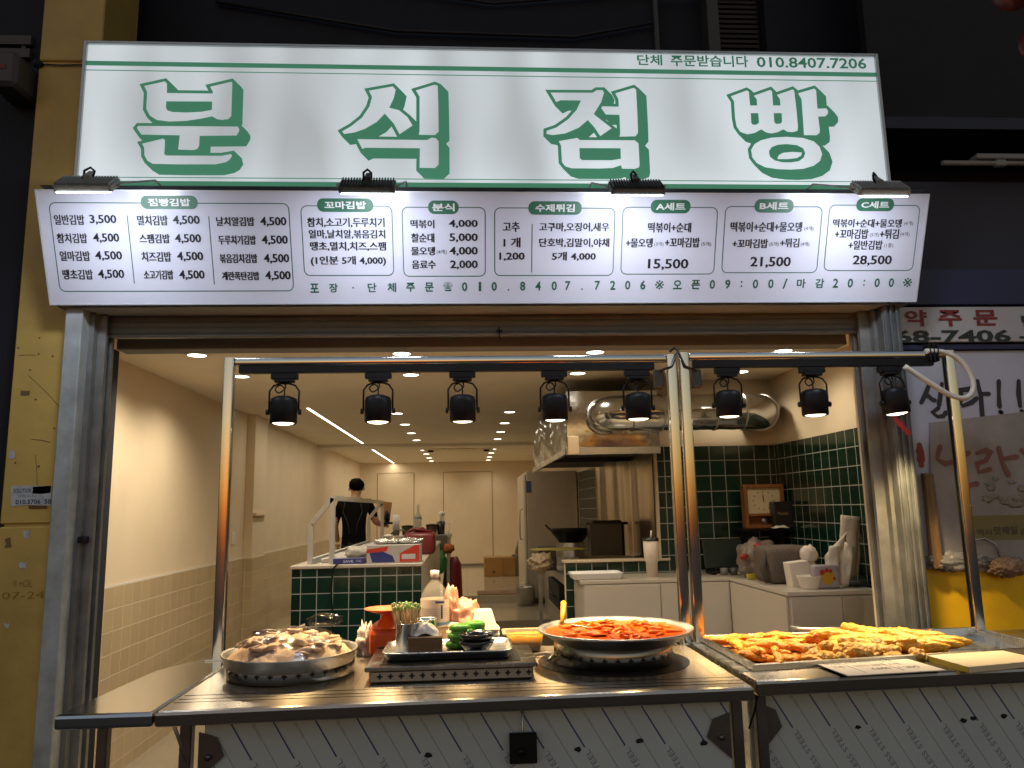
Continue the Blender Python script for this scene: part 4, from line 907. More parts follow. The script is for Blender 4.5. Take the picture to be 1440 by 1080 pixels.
# orange scale
t = thing('kitchen_scale', 'orange kitchen scale with dish top behind the tray', 'scale', (-.37, 3.5, TZ))
ORG = M('scale_orange', (.85, .11, .012), .35)
g = MB(); g.lathe([(.001, -.01), (.05, -.008), (.095, .008), (.1, .012), (.094, .012), (.05, -.002), (.001, -.003)], (-.35, 3.5, TZ+.2), 36); g.build('dish', ORG, t)
g = MB(); g.prism([(-.425, 3.46), (-.28, 3.46), (-.28, 3.56), (-.425, 3.56)], TZ+.001, TZ+.135, .03); g.lathe([(.07, .13), (.055, .15), (.03, .165), (.02, .19)], (-.35, 3.51, TZ), 24); g.build('body', ORG, t)
g = MB(); g.box((-.385, 3.456, TZ+.03), (-.35, 3.461, TZ+.055)); g.build('dial', BLACKM, t)
t = thing('crumpled_bag', 'crumpled whitish plastic bag left of the orange scale', 'plastic bag', (-.42, 3.56, TZ))
g = MB(); g.blob((-.45, 3.58, TZ+.045), (.04, .04, .08), 4, .7, 3.5, 33, flatz=-.043); g.build('bag', M('bag_white', (.62, .52, .45), .35, alpha=.85), t)
# bottle
t = thing('water_bottle', 'large clear plastic bottle with white cap and printed label', 'bottle', (-.15, 3.72, TZ))
PET = M('pet_plastic', (.95, .92, .88), .05, trans=0, alpha=.1, spec=.7)
c = (-.15, 3.72, TZ+.001); s = 1.0
g = MB(); g.lathe([(.001, .0), (.055, .0), (.064, .01), (.066, .03), (.064, .09), (.066, .1), (.066, .225), (.06, .248), (.04, .28), (.02, .302), (.016, .31), (.016, .335)], c, 32); g.build('bottle', PET, t)
g = MB(); g.lathe([(.001, .005), (.058, .005), (.062, .02), (.062, .2), (.001, .2)], c, 28); g.build('liquid', M('oil', (.7, .5, .3), .2, alpha=.45), t)
g = MB(); g.lathe([(.0675, .1), (.0675, .222)], c, 40); lb_ = g.build('label', M('label_white', (.62, .52, .42), .45, var=.1), t)
g = MB(); g.lathe([(.068, .108), (.068, .122)], c, 40); g.build('label_stripe', M('label_blue', (.12, .2, .32), .5), lb_)
g = MB()
for k in range(7): g.lathe([(.0682, .18-.009*k), (.0682, .183-.009*k)], c, 40)
pl = Plane((c[0], c[1]-.0695, TZ), (1, 0, 0), (0, 0, 1)); g.build('label_text', M('label_grey', (.42, .36, .33), .5), lb_)
g = MB(); g.box((-.12, 3.6485, TZ+.14), (-.112, 3.6515, TZ+.2)); g.box((-.145, 3.6475, TZ+.208), (-.105, 3.6515, TZ+.218)); g.build('label_mark', M('label_ink', (.05, .05, .12), .5), lb_)
g = MB(); g.lathe([(.0175, .318), (.0205, .32), (.0205, .347), (.018, .35), (.001, .35)], c, 24); g.build('cap', WHITEP, t)
# pink bag, foam boxes, yellow tub
t = thing('pink_bag', 'crumpled pale pink plastic bag between bottle and foam boxes', 'plastic bag', (.0, 3.74, TZ))
PK = M('bag_pink', (.5, .2, .13), .35, col2=(.62, .36, .25), vs=14, bump=.3, bs=20)
g = MB(); g.blob((-.01, 3.76, TZ+.13), (.075, .06, .085), 4, .3, 2.6, 11, flatz=-.12); g.blob((-.075, 3.75, TZ+.19), (.035, .03, .085), 4, .35, 3, 12); g.build('bag', PK, t)
g = MB(); g.blob((-.06, 3.62, TZ+.11), (.03, .02, .018), 2, .3, 2, 4); g.box((-.095, 3.6, TZ), (.005, 3.66, TZ+.095), .01); tag(g.build('carton', M('carton_cream', (.7, .55, .38), .5, var=.1)), 'small cream carton in front of the pink bag', 'carton')
FOAM = M('foam_white', (.66, .6, .44), .55, var=.03, bump=.05, bs=150)
def foam(c, label):
    g = MB()
    def sq(k, z): return [(c[0]+x, c[1]+y, c[2]+z) for x, y in rrect(-.067+k, -.06+k*.8, .067-k, .06-k*.8, .02, 4)]
    rs = [sq(0, 0), sq(-.003, .008), sq(0, .012), sq(.012, .022), sq(.03, .085), sq(.036, .09)]; n = len(rs[0])
    g.faces([p for r_ in rs for p in r_], [(i*n+k, i*n+(k+1) % n, (i+1)*n+(k+1) % n, (i+1)*n+k) for i in range(len(rs)-1) for k in range(n)]+[tuple(range((len(rs)-1)*n, len(rs)*n))], True)
    for f in g.bm.faces:
        if len(f.verts) > 4: f.smooth = False
    tag(g.build('foam_container', FOAM), label, 'foam container', 'stacked foam containers')
for k in range(5): foam((.075, 3.6, TZ+.005+.022*k), ['foam container at the bottom of the cream stack', 'second foam container from the bottom of the cream stack', 'middle foam container of the cream stack', 'fourth foam container of the cream stack', 'topmost upside down foam container of the cream stack'][k])
t = thing('pickle_tub', 'clear plastic tub of yellow pickled radish with a pale rim', 'tub', (.255, 3.6, TZ))
def tub(k, z): return [(.255+x, 3.58+y, TZ+z) for x, y in rrect(-.088+k, -.07+k, .088-k, .07-k, .02, 4)]
g = MB(); rs = [tub(.025, .002), tub(.02, .006), tub(.004, .085), tub(-.012, .087), tub(-.013, .082)]; n = len(rs[0])
g.faces([p for r_ in rs for p in r_], [(i*n+k, i*n+(k+1) % n, (i+1)*n+(k+1) % n, (i+1)*n+k) for i in range(len(rs)-1) for k in range(n)], True); 
for f in g.bm.faces: f.smooth = False
g.build('tub', M('tub_clear', (.85, .72, .5), .2, alpha=.45), t)
g = MB(); rs = [tub(.026, .006), tub(.022, .01), tub(.009, .07)]
g.faces([p for r_ in rs for p in r_], [(i*n+k, i*n+(k+1) % n, (i+1)*n+(k+1) % n, (i+1)*n+k) for i in range(2) for k in range(n)]+[tuple(range(2*n, 3*n))], True)
for k in range(26): g.blob((.255+rnd.uniform(-.06, .06), 3.58+rnd.uniform(-.05, .05), TZ+.07), (.02, .012, .006), 1, .2, 2, k)
g.build('pickle', M('pickle_yellow', (.85, .42, .02), .3, var=.15, vs=40), t)

# rice cake pan
PC = (.60, 3.22); PZ = TZ+.09
t = thing('wide_pan', 'wide round steel pan of red spicy rice cakes', 'pan', (*PC, PZ))
g = MB(); g.lathe([(.001, 0), (.2, 0), (.24, .012), (.295, .05), (.312, .056), (.316, .053), (.314, .048), (.298, .042), (.24, .002), (.2, -.006), (.001, -.006)], (*PC, PZ), 72); g.build('pan', STEELD, t)
g = MB(); NR, NA = 16, 72; vs = []
for i in range(NR+1):
    for k in range(NA):
        a = 2*math.pi*k/NA; q = .294*i/NR; x, y = q*math.cos(a), q*math.sin(a); vs.append((PC[0]+x, PC[1]+y, PZ+.0425+.004*noise.noise(Vector((x*22, y*22, 2)))*(1 if i < NR-1 else 0)))
g.faces(vs, [(i*NA+k, i*NA+(k+1) % NA, (i+1)*NA+(k+1) % NA, (i+1)*NA+k) for i in range(NR) for k in range(NA)], True)
g.lathe([(.292, .043), (.3, .0465), (.309, .0535)], (PC[0], PC[1], PZ+.0012), 72)
tag(g.build('chilli_sauce', M('red_sauce', (.72, .07, .002), .22, col2=(.85, .17, .006), vs=16, coat=.15, bump=.3, bs=60)), 'glossy red orange chilli sauce filling the wide pan', 'sauce')
g = MB(); gf = MB()
for k in range(80):
    a = rnd.uniform(0, 6.28); q = .24*math.sqrt(rnd.random()); x, y = PC[0]+q*math.cos(a), PC[1]+q*math.sin(a); z = PZ+.041+rnd.uniform(0, .008)*(1-(q/.25)**2)
    an = rnd.uniform(0, 3.14); L = rnd.uniform(.022, .034); tl = rnd.uniform(-.35, .35); d = Vector((math.cos(an), math.sin(an), tl))*L
    if k % 4:
        p = Vector((x, y, z)); g.tube([p-d*1.04, p-d, p-d*.5+Vector((0, 0, .002)), p+d*.5+Vector((0, 0, .002)), p+d, p+d*1.04], [.004, .0085, .0098, .0098, .0085, .004], 8)
    else:
        R = Matrix.Rotation(an, 3, 'Z') @ Matrix.Rotation(rnd.uniform(-.5, .5), 3, 'X'); gf.box((x-.03, y-.018, z+.002), (x+.03, y+.018, z+.007), .002, R)
tag(g.build('rice_cakes', M('tteok', (.8, .075, .002), .24, col2=(.9, .22, .008), vs=26, spec=.3)), 'red glazed cylindrical rice cakes heaped in the wide pan', 'rice cakes'); bpy.data.objects['rice_cakes']['kind'] = 'stuff'
tag(gf.build('fish_cakes', M('eomuk', (.8, .14, .006), .4, var=.2, vs=40, spec=.12)), 'flat orange fish cake strips among the rice cakes', 'fish cakes'); bpy.data.objects['fish_cakes']['kind'] = 'stuff'
t = thing('yellow_spatula', 'yellow handled spatula leaning on the back left rim of the pan', 'spatula', (.38, 3.4, PZ))
g = MB(); a = Vector((.405, 3.40, PZ+.05)); b = Vector((.43, 3.52, PZ+.125)); g.tube([a, a.lerp(b, .5), b.lerp(a, .06), b], [.009, .011, .013, .008], 10); g.build('handle', M('spatula_yellow', (.8, .45, .015), .4), t)
g = MB(); g.tube([(.5, 3.27, PZ+.045), a], .005, 8); g.build('blade', STEEL, t)
g = MB(); g.tube([(.285, 3.42, TZ+.01), (.34, 3.4, TZ+.02), (.36, 3.33, TZ+.025), (.33, 3.28, TZ+.012)], .007, 8); tag(g.build('gas_valve', STEELD), 'small metal gas pipe elbow beside the wide pan', 'pipe')

# frying tray and food
t = thing('frying_tray', 'deep rectangular steel tray full of fried food on the right counter', 'tray', (1.7, 3.3, TZ))
TB = TZ-.03; P_ = [(1.09, 2.98), (2.38, 3.14), (2.38, 3.63), (1.09, 3.63)]
g = MB()
def off_poly(k): return offset(P_, k)
rings = [(.022, TZ+.012), (.02, TZ+.032), (.006, TZ+.034), (0, TZ+.03), (-.012, TB+.006), (-.016, TB)]
n = 4; vs = [(x, y, z) for k, z in rings for x, y in off_poly(k)]
g.faces(vs, [(i*n+k, i*n+(k+1) % n, (i+1)*n+(k+1) % n, (i+1)*n+k) for i in range(len(rings)-1) for k in range(n)]+[tuple(range((len(rings)-1)*n, len(rings)*n))]); g.build('basin', STEEL, t)
g = MB(); vs = []
for i in range(31):
    for j in range(15):
        u = i/30; v = j/14; x = 1.11+u*.95; y = 2.99+.16*u*.9+v*(.62-.14*u); h = .022*math.sin(math.pi*min(1, u*1.02))*math.sin(math.pi*v)**.5
        vs.append((x, y, TB+.02+h+.006*noise.noise(Vector((x*40, y*40, 0)))))
g.faces(vs, [(i*15+j, (i+1)*15+j, (i+1)*15+j+1, i*15+j+1) for i in range(30) for j in range(14)], True); tag(g.build('fried_crumbs', M('batter_base', (.3, .1, .01), .55, col2=(.5, .22, .025), vs=40, bump=.8, bs=90)), 'layer of golden crumbs and fritters filling the bottom of the tray', 'fried crumbs'); bpy.data.objects['fried_crumbs']['kind'] = 'stuff'
FM = [M('batter_gold', (.66, .23, .01), .45, col2=(.85, .42, .035), vs=28, bump=.6, bs=70), M('batter_orange', (.66, .16, .008), .45, col2=(.82, .32, .02), vs=25, bump=.6, bs=70), M('batter_green', (.42, .2, .01), .45, col2=(.8, .42, .03), vs=16, bump=.6, bs=70), M('batter_brown', (.3, .13, .02), .5, col2=(.78, .45, .08), vs=35, bump=.9, bs=80)]
def fritter(kind, seed):
    g = MB(); t = bmesh.new(); bmesh.ops.create_icosphere(t, subdivisions=4, radius=1)
    dims = {'stick': (.066, .017, .016), 'pepper': (.1, .028, .022), 'ring': (.032, .026, .02), 'prawn': (.075, .019, .017), 'slab': (.06, .036, .013)}[kind]
    for v in t.verts:
        d = v.co.normalized(); k = 1+(.34 if kind == 'ring' else .2)*noise.fractal(Vector((d.x*dims[0]*60, d.y*1.6, d.z*1.6))+Vector((seed*5.1, seed*3.3, 0)), 1, 2, 4)+.1*noise.noise(d*9+Vector((seed, 0, 0)))
        e = math.copysign(abs(d.x)**.75, d.x)
        p = Vector((e*dims[0]*(1+.1*(k-1)), d.y*dims[1]*k, d.z*dims[2]*k)); bend = {'prawn': 5, 'pepper': 1.4, 'stick': 2.0}.get(kind, 0)
        p.y += bend*p.x*p.x*(1 if seed % 2 else -1)
        if kind == 'pepper': p.y *= 1-.35*d.x; p.z *= 1-.3*d.x
        v.co = p
    g.merge(t, smooth=True)
    m_ = {'stick': FM[1] if seed % 3 else FM[0], 'pepper': FM[2], 'ring': FM[3], 'prawn': FM[1], 'slab': FM[0]}[kind]
    o = g.build('fritter', m_)
    if kind == 'prawn':
        g = MB(); g.tube([(dims[0]*.95, .02*(1 if seed % 2 else -1), 0), (dims[0]+.018, .03*(1 if seed % 2 else -1), .004)], [.004, .009], 6); g.build('tail', M('prawn_tail', (.75, .12, .03), .35), o)
    return o
FL_ = {'stick': ('golden battered sweet potato stick fritter on the left side of the fry tray', 'battered sweet potato sticks'), 'pepper': ('long greenish golden battered pepper on the right side of the fry tray', 'battered stuffed peppers'), 'ring': ('knobbly brown battered squid piece in the front middle of the tray', 'battered squid pieces'), 'prawn': ('orange battered prawn at the back of the fry tray', 'battered prawns'), 'slab': ('flat golden vegetable fritter in the middle of the fry tray', 'flat vegetable fritters')}
protos = {k: [fritter(k, i+1) for i in range(3)] for k in FL_}
used = set()
def pile_z(x, y):
    u = (x-1.1)/1.15; v = (y-(2.99+.14*u))/(.62-.14*u); return TB+.036+.022*math.sin(math.pi*max(0, min(1, u)))*math.sin(math.pi*max(0, min(1, v)))**.5
def drop(kind, x, y, rz, lift=0, tilt=0):
    pr = protos[kind][rnd.randrange(3)]
    if pr.name in used: o = copy_tree(pr)
    else: o = pr; used.add(pr.name)
    o.location = (x, y, pile_z(x, y)+lift); o.rotation_euler = (rnd.uniform(-.3, .3), tilt+rnd.uniform(-.2, .2), rz); s_ = rnd.uniform(.85, 1.15); o.scale = (s_, s_, s_)
    tag(o, FL_[kind][0], 'fried food', FL_[kind][1])
for k in range(32):
    u = rnd.random(); v = rnd.random(); drop('stick', 1.13+.24*u, 3.03+.5*v, rnd.uniform(-.9, .9)+1.9, rnd.uniform(0, .03))
for k in range(9): drop('stick', 1.12+.1*k*.3, 3.5+rnd.uniform(0, .06), rnd.uniform(-.5, .5), .02)
for k in range(34):
    u = rnd.random(); drop('ring', 1.36+.42*u, 3.05+rnd.random()*.2, rnd.uniform(0, 6), rnd.uniform(0, .028))
for k in range(11): drop('slab', 1.35+.5*rnd.random(), 3.3+.22*rnd.random(), rnd.uniform(-.6, .6), rnd.uniform(.005, .035))
for k in range(15):
    u = rnd.random(); drop('prawn', 1.4+.65*u, 3.42+.16*rnd.random(), rnd.uniform(-.5, .6)+.2, rnd.uniform(.0, .025))
for k in range(32):
    u = rnd.random(); drop('pepper', 1.62+.36*u, 3.14+.34*rnd.random(), -.75+rnd.uniform(-.3, .3), rnd.uniform(.0, .035))
t = thing('metal_tongs', 'metal tongs lying across the back of the fry tray', 'tongs', (1.6, 3.6, .92))
g = MB(); g.tube([(1.5, 3.63, TZ+.06), (1.54, 3.61, TZ+.055), (1.8, 3.56, TZ+.055)], [.008, .006, .006], 6); g.tube([(1.5, 3.63, TZ+.06), (1.545, 3.59, TZ+.055), (1.8, 3.53, TZ+.052)], [.008, .006, .006], 6); g.build('arms', STEELD, t)
# price card and pad
t = thing('price_card', 'white handwritten price card lying at the front of the fry tray', 'card', (1.5, 2.9, TZ+.02))
A, B, Cc, D = [at_z(*p, TZ+.022) for p in ((1145, 932), (1193, 950), (1330, 942), (1268, 924))]
g = MB(); g.faces([A, B, Cc, D]+[p-Vector((0, 0, .003)) for p in (A, B, Cc, D)], [(0, 1, 2, 3), (7, 6, 5, 4), (0, 4, 5, 1), (1, 5, 6, 2), (2, 6, 7, 3), (3, 7, 4, 0)]); cd = g.build('card', M('card_white', (.75, .68, .6), .5), t)
cp = Plane(B, Cc-B, A-B); cp.N = Vector((0, 0, 1)); g = MB(); W_ = (Cc-B).length; H_ = (A-B).length; cp.V = (A-B).normalized()
for (s_, a, b, c2, d2) in (('튀김', .04, .76, .2, .92), ('고구마 오징어', .26, .78, .56, .93), ('5개', .66, .78, .78, .93), ('고추', .04, .5, .18, .66), ('단호박 김말이', .28, .52, .6, .66), ('1개', .66, .52, .76, .66), ('4,000', .36, .24, .56, .4), ('1,200', .66, .24, .86, .4)):
    write_uv(g, cp, s_, a*W_, b*H_, c2*W_, d2*H_, .0008, -.005)
g.tube([cp.at(.62*W_, .12*H_, .0003), cp.at(.6*W_, .9*H_, .0003)], .0006, 4); g.tube([cp.at(.23*W_, .12*H_, .0003), cp.at(.22*W_, .9*H_, .0003)], .0006, 4)
g.build('handwriting', M('pen_ink', (.05, .06, .08), .6), cd)
t = thing('paper_pad', 'cream board with a yellow edge lying on the right counter', 'pad', (2.0, 2.95, TZ+.02))
A, B, Cc, D = [at_z(*p, TZ+.03) for p in ((1305, 922), (1362, 938), (1470, 928), (1402, 913))]
g = MB(); g.faces([A, B, Cc, D]+[p-Vector((0, 0, .02)) for p in (A, B, Cc, D)], [(0, 1, 2, 3), (7, 6, 5, 4), (0, 4, 5, 1), (1, 5, 6, 2), (2, 6, 7, 3), (3, 7, 4, 0)]); g.build('board', M('pad_cream', (.74, .62, .42), .6, var=.05), t)
e_ = (A-Cc).normalized()*.0025; g = MB(); a1, b1 = A+e_, B+e_; g.faces([a1, b1, b1-Vector((0, 0, .021)), a1-Vector((0, 0, .021))], [(0, 1, 2, 3)]); g.build('edge', M('pad_yellow', (.5, .36, .03), .5), t)

# ================================================================== INSIDE THE SHOP
bt = tile_mat('bar_tile', GT, GM, .109, 'y', off=(.048, .03), var=.35, rough=.12, gap=.006)
t = thing('tiled_bar', 'bar counter faced with dark green tiles and a white top', 'counter', (-.75, 7, FL))
g = MB(); g.box((-1.2, 5.5, FL), (-.315, 5.512, 1.115)); g.build('tile_front', bt, t)
g = MB(); g.box((-1.2, 5.513, FL), (-.315, 9.3, 1.115)); g.build('carcass', WHITEG, t)
g = MB(); g.box((-1.21, 5.49, 1.117), (-.305, 9.32, 1.14), .004); g.build('counter_top', M('bar_top', (.48, .42, .34), .35), t)
g = MB(); g.box((-1.05, 5.75, 1.1405), (-.65, 9.2, 1.17), .004); g.box((-.98, 5.85, 1.1702), (-.72, 9.1, 1.1715)); g.build('steel_well', STEELD, t)
t = thing('sneeze_guard', 'angled steel tube guard frame standing on the tiled bar', 'guard', (-1, 7.4, 1.14))
ALU = M('alu_tube', (.5, .52, .5), .32, .45)
def sq_tube(g, a, b, s_=.017):
    a, b = Vector(a), Vector(b); d = (b-a).normalized(); x = d.cross(Vector((0, 1, 0))) if abs(d.y) < .9 else Vector((1, 0, 0)); x.normalize(); y = d.cross(x)
    vs = [p+x*i*s_+y*j*s_ for p in (a, b) for i, j in ((-1, -1), (1, -1), (1, 1), (-1, 1))]; g.faces(vs, [(3, 2, 1, 0), (4, 5, 6, 7), (0, 1, 5, 4), (1, 2, 6, 5), (2, 3, 7, 6), (3, 0, 4, 7)])
for y, nm in ((5.62, 'near_hoop'), (8.9, 'far_hoop')):
    g = MB(); sq_tube(g, (-.95, y, 1.14), (-.95, y, 1.6)); sq_tube(g, (-.95, y, 1.6), (-1.1, y, 1.42)); sq_tube(g, (-1.1, y, 1.42), (-1.1, y, 1.14)); g.build('hoop', ALU, t)
g = MB(); sq_tube(g, (-.95, 5.62, 1.6), (-.95, 8.9, 1.6)); sq_tube(g, (-1.1, 5.62, 1.16), (-1.1, 8.9, 1.16)); g.build('rail', ALU, t)
# boxes on the bar
t = thing('film_box', 'white red and blue carton of foil with shiny rolls on top', 'carton', (-.5, 5.65, 1.14))
g = MB(); g.box((-.70, 5.56, 1.1405), (-.325, 5.78, 1.265), .003); b = g.build('carton', M('carton_white', (.42, .39, .36), .45), t)
p = Plane((0, 5.56, 0), (1, 0, 0), (0, 0, 1)); g = MB(); g.flat(p, [[(-.47, 1.146), (-.33, 1.146), (-.33, 1.262), (-.36, 1.262), (-.47, 1.205)]], .001); g.flat(p, [[(-.7, 1.235), (-.55, 1.255), (-.56, 1.222), (-.7, 1.21)]], .001); g.build('red_print', M('carton_red', (.5, .035, .015), .45), b)
g = MB(); g.flat(p, [[(-.66, 1.146), (-.5, 1.146), (-.52, 1.19), (-.6, 1.225), (-.68, 1.21)]], .0006); g.build('blue_print', M('carton_blue', (.02, .03, .16), .45), b)
g = MB(); g.flat(p, [[(-.455, 1.165), (-.36, 1.165), (-.36, 1.2), (-.455, 1.2)]], .0018); g.build('panel_print', M('carton_pale', (.5, .5, .52), .45), b)
g = MB()
for k in range(4): g.blob((-.6+.075*k, 5.66, 1.285), (.06, .04, .022), 3, .5, 3, k+3)
g.build('foil', M('crumpled_foil', (.75, .73, .7), .2, 1, bump=.8, bs=40), t)
t = thing('blue_box', 'flat dark blue box lying on the left end of the bar', 'carton', (-.83, 5.56, 1.14))
g = MB(); g.box((-.93, 5.55, 1.1405), (-.71, 5.64, 1.178), .003); b = g.build('carton', M('carton_navy', (.02, .025, .15), .4), t)
g = MB(); p = Plane((0, 5.55, 0), (1, 0, 0), (0, 0, 1)); write_uv(g, p, 'SAVE', -.86, 1.15, -.79, 1.168, .001, .02); write_uv(g, p, '100', -.77, 1.152, -.735, 1.168, .001, 0); g.build('print', M('pale_print', (.4, .45, .6), .5), b)
g = MB(); g.blob((-.8, 5.85, 1.2), (.09, .07, .05), 3, .4, 3, 9, flatz=-.028); tag(g.build('clear_bag', M('milky_bag', (.45, .42, .36), .3, alpha=.75)), 'crumpled translucent bag lying in the steel bar well', 'plastic bag')
g = MB(); g.tube([at_y(478, 790, 5.485), at_y(468, 800, 5.485), at_y(466, 830, 5.485), at_y(468, 893, 5.485)], .006, 6); tag(g.build('black_cable', BLACK), 'black cable hanging down the green tiled bar front', 'cable')
# person
def skin_person():
    J = {'pel': (-1.42, 10.0, 1.12), 'wai': (-1.42, 9.99, 1.30), 'che': (-1.415, 9.97, 1.52), 'nkb': (-1.405, 9.98, 1.665), 'hd0': (-1.40, 10.0, 1.72), 'hd1': (-1.395, 10.015, 1.80), 'hd2': (-1.395, 10.02, 1.86),
         'shl': (-1.585, 9.98, 1.61), 'ell': (-1.665, 10.0, 1.34), 'wrl': (-1.64, 10.12, 1.12), 'shr': (-1.235, 9.98, 1.61), 'elr': (-1.15, 10.06, 1.36), 'wrr': (-1.08, 10.28, 1.32),
         'hil': (-1.51, 10.0, 1.07), 'knl': (-1.51, 10.02, .68), 'anl': (-1.51, 9.98, .3), 'tol': (-1.52, 10.13, .24), 'hir': (-1.33, 10.0, 1.07), 'knr': (-1.33, 10.02, .68), 'anr': (-1.33, 9.98, .3), 'tor': (-1.32, 10.13, .24)}
    Rr = {'pel': (.155, .11), 'wai': (.15, .1), 'che': (.17, .11), 'nkb': (.06, .06), 'hd0': (.056, .06), 'hd1': (.078, .095), 'hd2': (.07, .085), 'shl': (.07, .07), 'ell': (.047, .047), 'wrl': (.032, .03), 'shr': (.07, .07), 'elr': (.047, .047), 'wrr': (.032, .03),
          'hil': (.09, .09), 'knl': (.062, .062), 'anl': (.042, .042), 'tol': (.04, .03), 'hir': (.09, .09), 'knr': (.062, .062), 'anr': (.042, .042), 'tor': (.04, .03)}
    E_ = [('pel', 'wai'), ('wai', 'che'), ('che', 'nkb'), ('nkb', 'hd0'), ('hd0', 'hd1'), ('hd1', 'hd2'), ('che', 'shl'), ('shl', 'ell'), ('ell', 'wrl'), ('che', 'shr'), ('shr', 'elr'), ('elr', 'wrr'), ('pel', 'hil'), ('hil', 'knl'), ('knl', 'anl'), ('anl', 'tol'), ('pel', 'hir'), ('hir', 'knr'), ('knr', 'anr'), ('anr', 'tor')]
    return J, Rr, E_
def skin_mesh(name, J, Rr, E_, root, sub=2):
    ks = list(J); me = bpy.data.meshes.new(name); me.from_pydata([J[k] for k in ks], [(ks.index(a), ks.index(b)) for a, b in E_], [])
    o = bpy.data.objects.new(name, me); C.objects.link(o)
    o.modifiers.new('s', 'SKIN'); o.modifiers.new('u', 'SUBSURF').levels = sub; o.modifiers['u'].render_levels = sub
    for i, k in enumerate(ks):
        v = me.skin_vertices[0].data[i]; v.radius = Rr[k]; v.use_root = (k == root)
    dg = bpy.context.evaluated_depsgraph_get(); m2 = bpy.data.meshes.new_from_object(o.evaluated_get(dg))
    bpy.data.objects.remove(o)
    for p in m2.polygons: p.use_smooth = True
    return m2
pers = thing('person', 'person in a black t-shirt seen from behind, standing at the bar', 'person', (-1.42, 10, RF-.1))
J, Rr, E_ = skin_person(); me = skin_mesh('body', J, Rr, E_, 'pel')
SKIN = M('skin', (.5, .3, .19), .5, sss=0); SHIRT = M('black_shirt', (.006, .006, .007), .9, spec=.1); TROU = M('dark_trousers', (.015, .015, .02), .8)
for m_ in (SKIN, SHIRT, TROU): me.materials.append(m_)
for p in me.polygons:
    c = p.center
    arm = c.x < -1.6 or c.x > -1.2
    if c.z < 1.1 and not arm: p.material_index = 2
    elif c.z > 1.665: p.material_index = 0
    elif arm and c.z < 1.43 and (abs(c.x+1.42) > .2): p.material_index = 0
    else: p.material_index = 1
bo = bpy.data.objects.new('body', me); C.objects.link(bo); bo.parent = pers; bo.matrix_parent_inverse = Matrix.Translation(-pers.location)
g = MB(); g.blob((-1.395, 10.005, 1.835), (.094, .108, .09), 4, .1, 3, 2, flatz=-.075); g.build('hair', M('black_hair', (.0025, .002, .002), .8, bump=.2, bs=60, spec=.05), pers)
g = MB(); g.blob((-1.305, 10.02, 1.79), (.014, .022, .03), 2, .1, 1, 1); g.blob((-1.485, 10.02, 1.79), (.014, .022, .03), 2, .1, 1, 1); g.build('ears', SKIN, pers)
g = MB()
for s in (-1, 1): g.tube([(-1.42+s*.12, 9.865, 1.5), (-1.42+s*.1, 9.87, 1.6), (-1.42+s*.095, 9.94, 1.675)], .007, 6); g.tube([(-1.42+s*.12, 9.865, 1.5), (-1.42+s*.06, 9.87, 1.36), (-1.42+s*.04, 9.885, 1.22)], .006, 6)
g.build('apron_straps', M('strap_grey', (.03, .03, .03), .8), pers)
def hand(c, fwd_, side, curl):
    g = MB(); c = Vector(c); f = Vector(fwd_).normalized(); s = Vector(side).normalized(); u = s.cross(f)
    g.blob(c+f*.04, (.038, .042, .022), 2, .05, 1, 3)
    for k, (o_, L) in enumerate(((-.028, .065), (-.010, .075), (.009, .07), (.027, .055))):
        a = c+f*.075+s*o_; g.tube([a-f*.02, a+f*L*.4, a+f*L*.75-u*curl*.5*L, a+f*L*.85-u*curl*L], [.009, .009, .008, .005], 7)
    a = c+f*.02-s*.034; g.tube([a, a-s*.02+f*.025, a-s*.018+f*.055-u*.01], [.011, .01, .006], 7)
    return g
hand((-1.64, 10.11, 1.12), (0, .2, -1), (0, 1, .2), .4).build('hand', SKIN, pers)
hand((-1.085, 10.27, 1.32), (.3, 1, 0), (1, -.3, 0), .5).build('hand', SKIN, pers)
g = MB(); R = Matrix.Rotation(rad(8), 3, 'Y'); g.box((-1.1, 10.3, 1.36), (-.99, 10.33, 1.62), .006, R); tag(g.build('wooden_board', M('board_wood', (.4, .2, .07), .5, var=.3, vs=8, stretch=(4, 4, .6))), 'brown wooden board held up beside the person', 'board')
g = MB(); g.blob((-1.03, 10.25, 1.42), (.035, .05, .08), 3, .3, 2, 6); g.box((-1.08, 10.2, 1.33), (-.96, 10.32, 1.36), .008); tag(g.build('black_tool', BLACK), 'black hand tool in front of the wooden board', 'tool')

# back work table with clutter
t = thing('work_table', 'steel work table behind the bar carrying kitchen clutter', 'table', (-.7, 10.6, RF))
g = MB(); g.box((-1.1, 10.2, 1.14), (-.2, 11.0, 1.18), .005); g.build('top', STEELD, t)
for x, y in ((-1.06, 10.25), (-.24, 10.25), (-1.06, 10.95), (-.24, 10.95)):
    g = MB(); g.box((x-.02, y-.02, F2), (x+.02, y+.02, 1.14)); g.build('leg', STEELD, t)
g = MB(); g.box((-1.05, 10.3, .35), (-.25, 10.9, .38)); g.build('shelf', STEELD, t)
ZW = 1.181
def on(px, py, Y): return at_y(px, py, Y)
t = thing('paper_roll', 'white paper towel roll standing on the work table', 'paper roll', (-.9, 10.5, ZW)); g = MB(); c = on(557, 752, 10.5); g.lathe([(.001, 0), (.045, 0), (.045, .27), (.015, .27), (.015, .24)], (c.x, 10.5, ZW), 20); g.build('roll', WHITEP, t)
t = thing('clear_bottle', 'small clear bottle standing among pots on the work table', 'bottle', (-.66, 10.4, ZW)); g = MB(); c = on(588, 752, 10.4); g.lathe([(.001, 0), (.045, 0), (.048, .13), (.02, .2), (.016, .26), (.018, .27), (.018, .3), (.001, .3)], (c.x, 10.4, ZW+.1), 18); g.build('bottle', M('pale_glass', (.6, .62, .58), .1, alpha=.5), t)
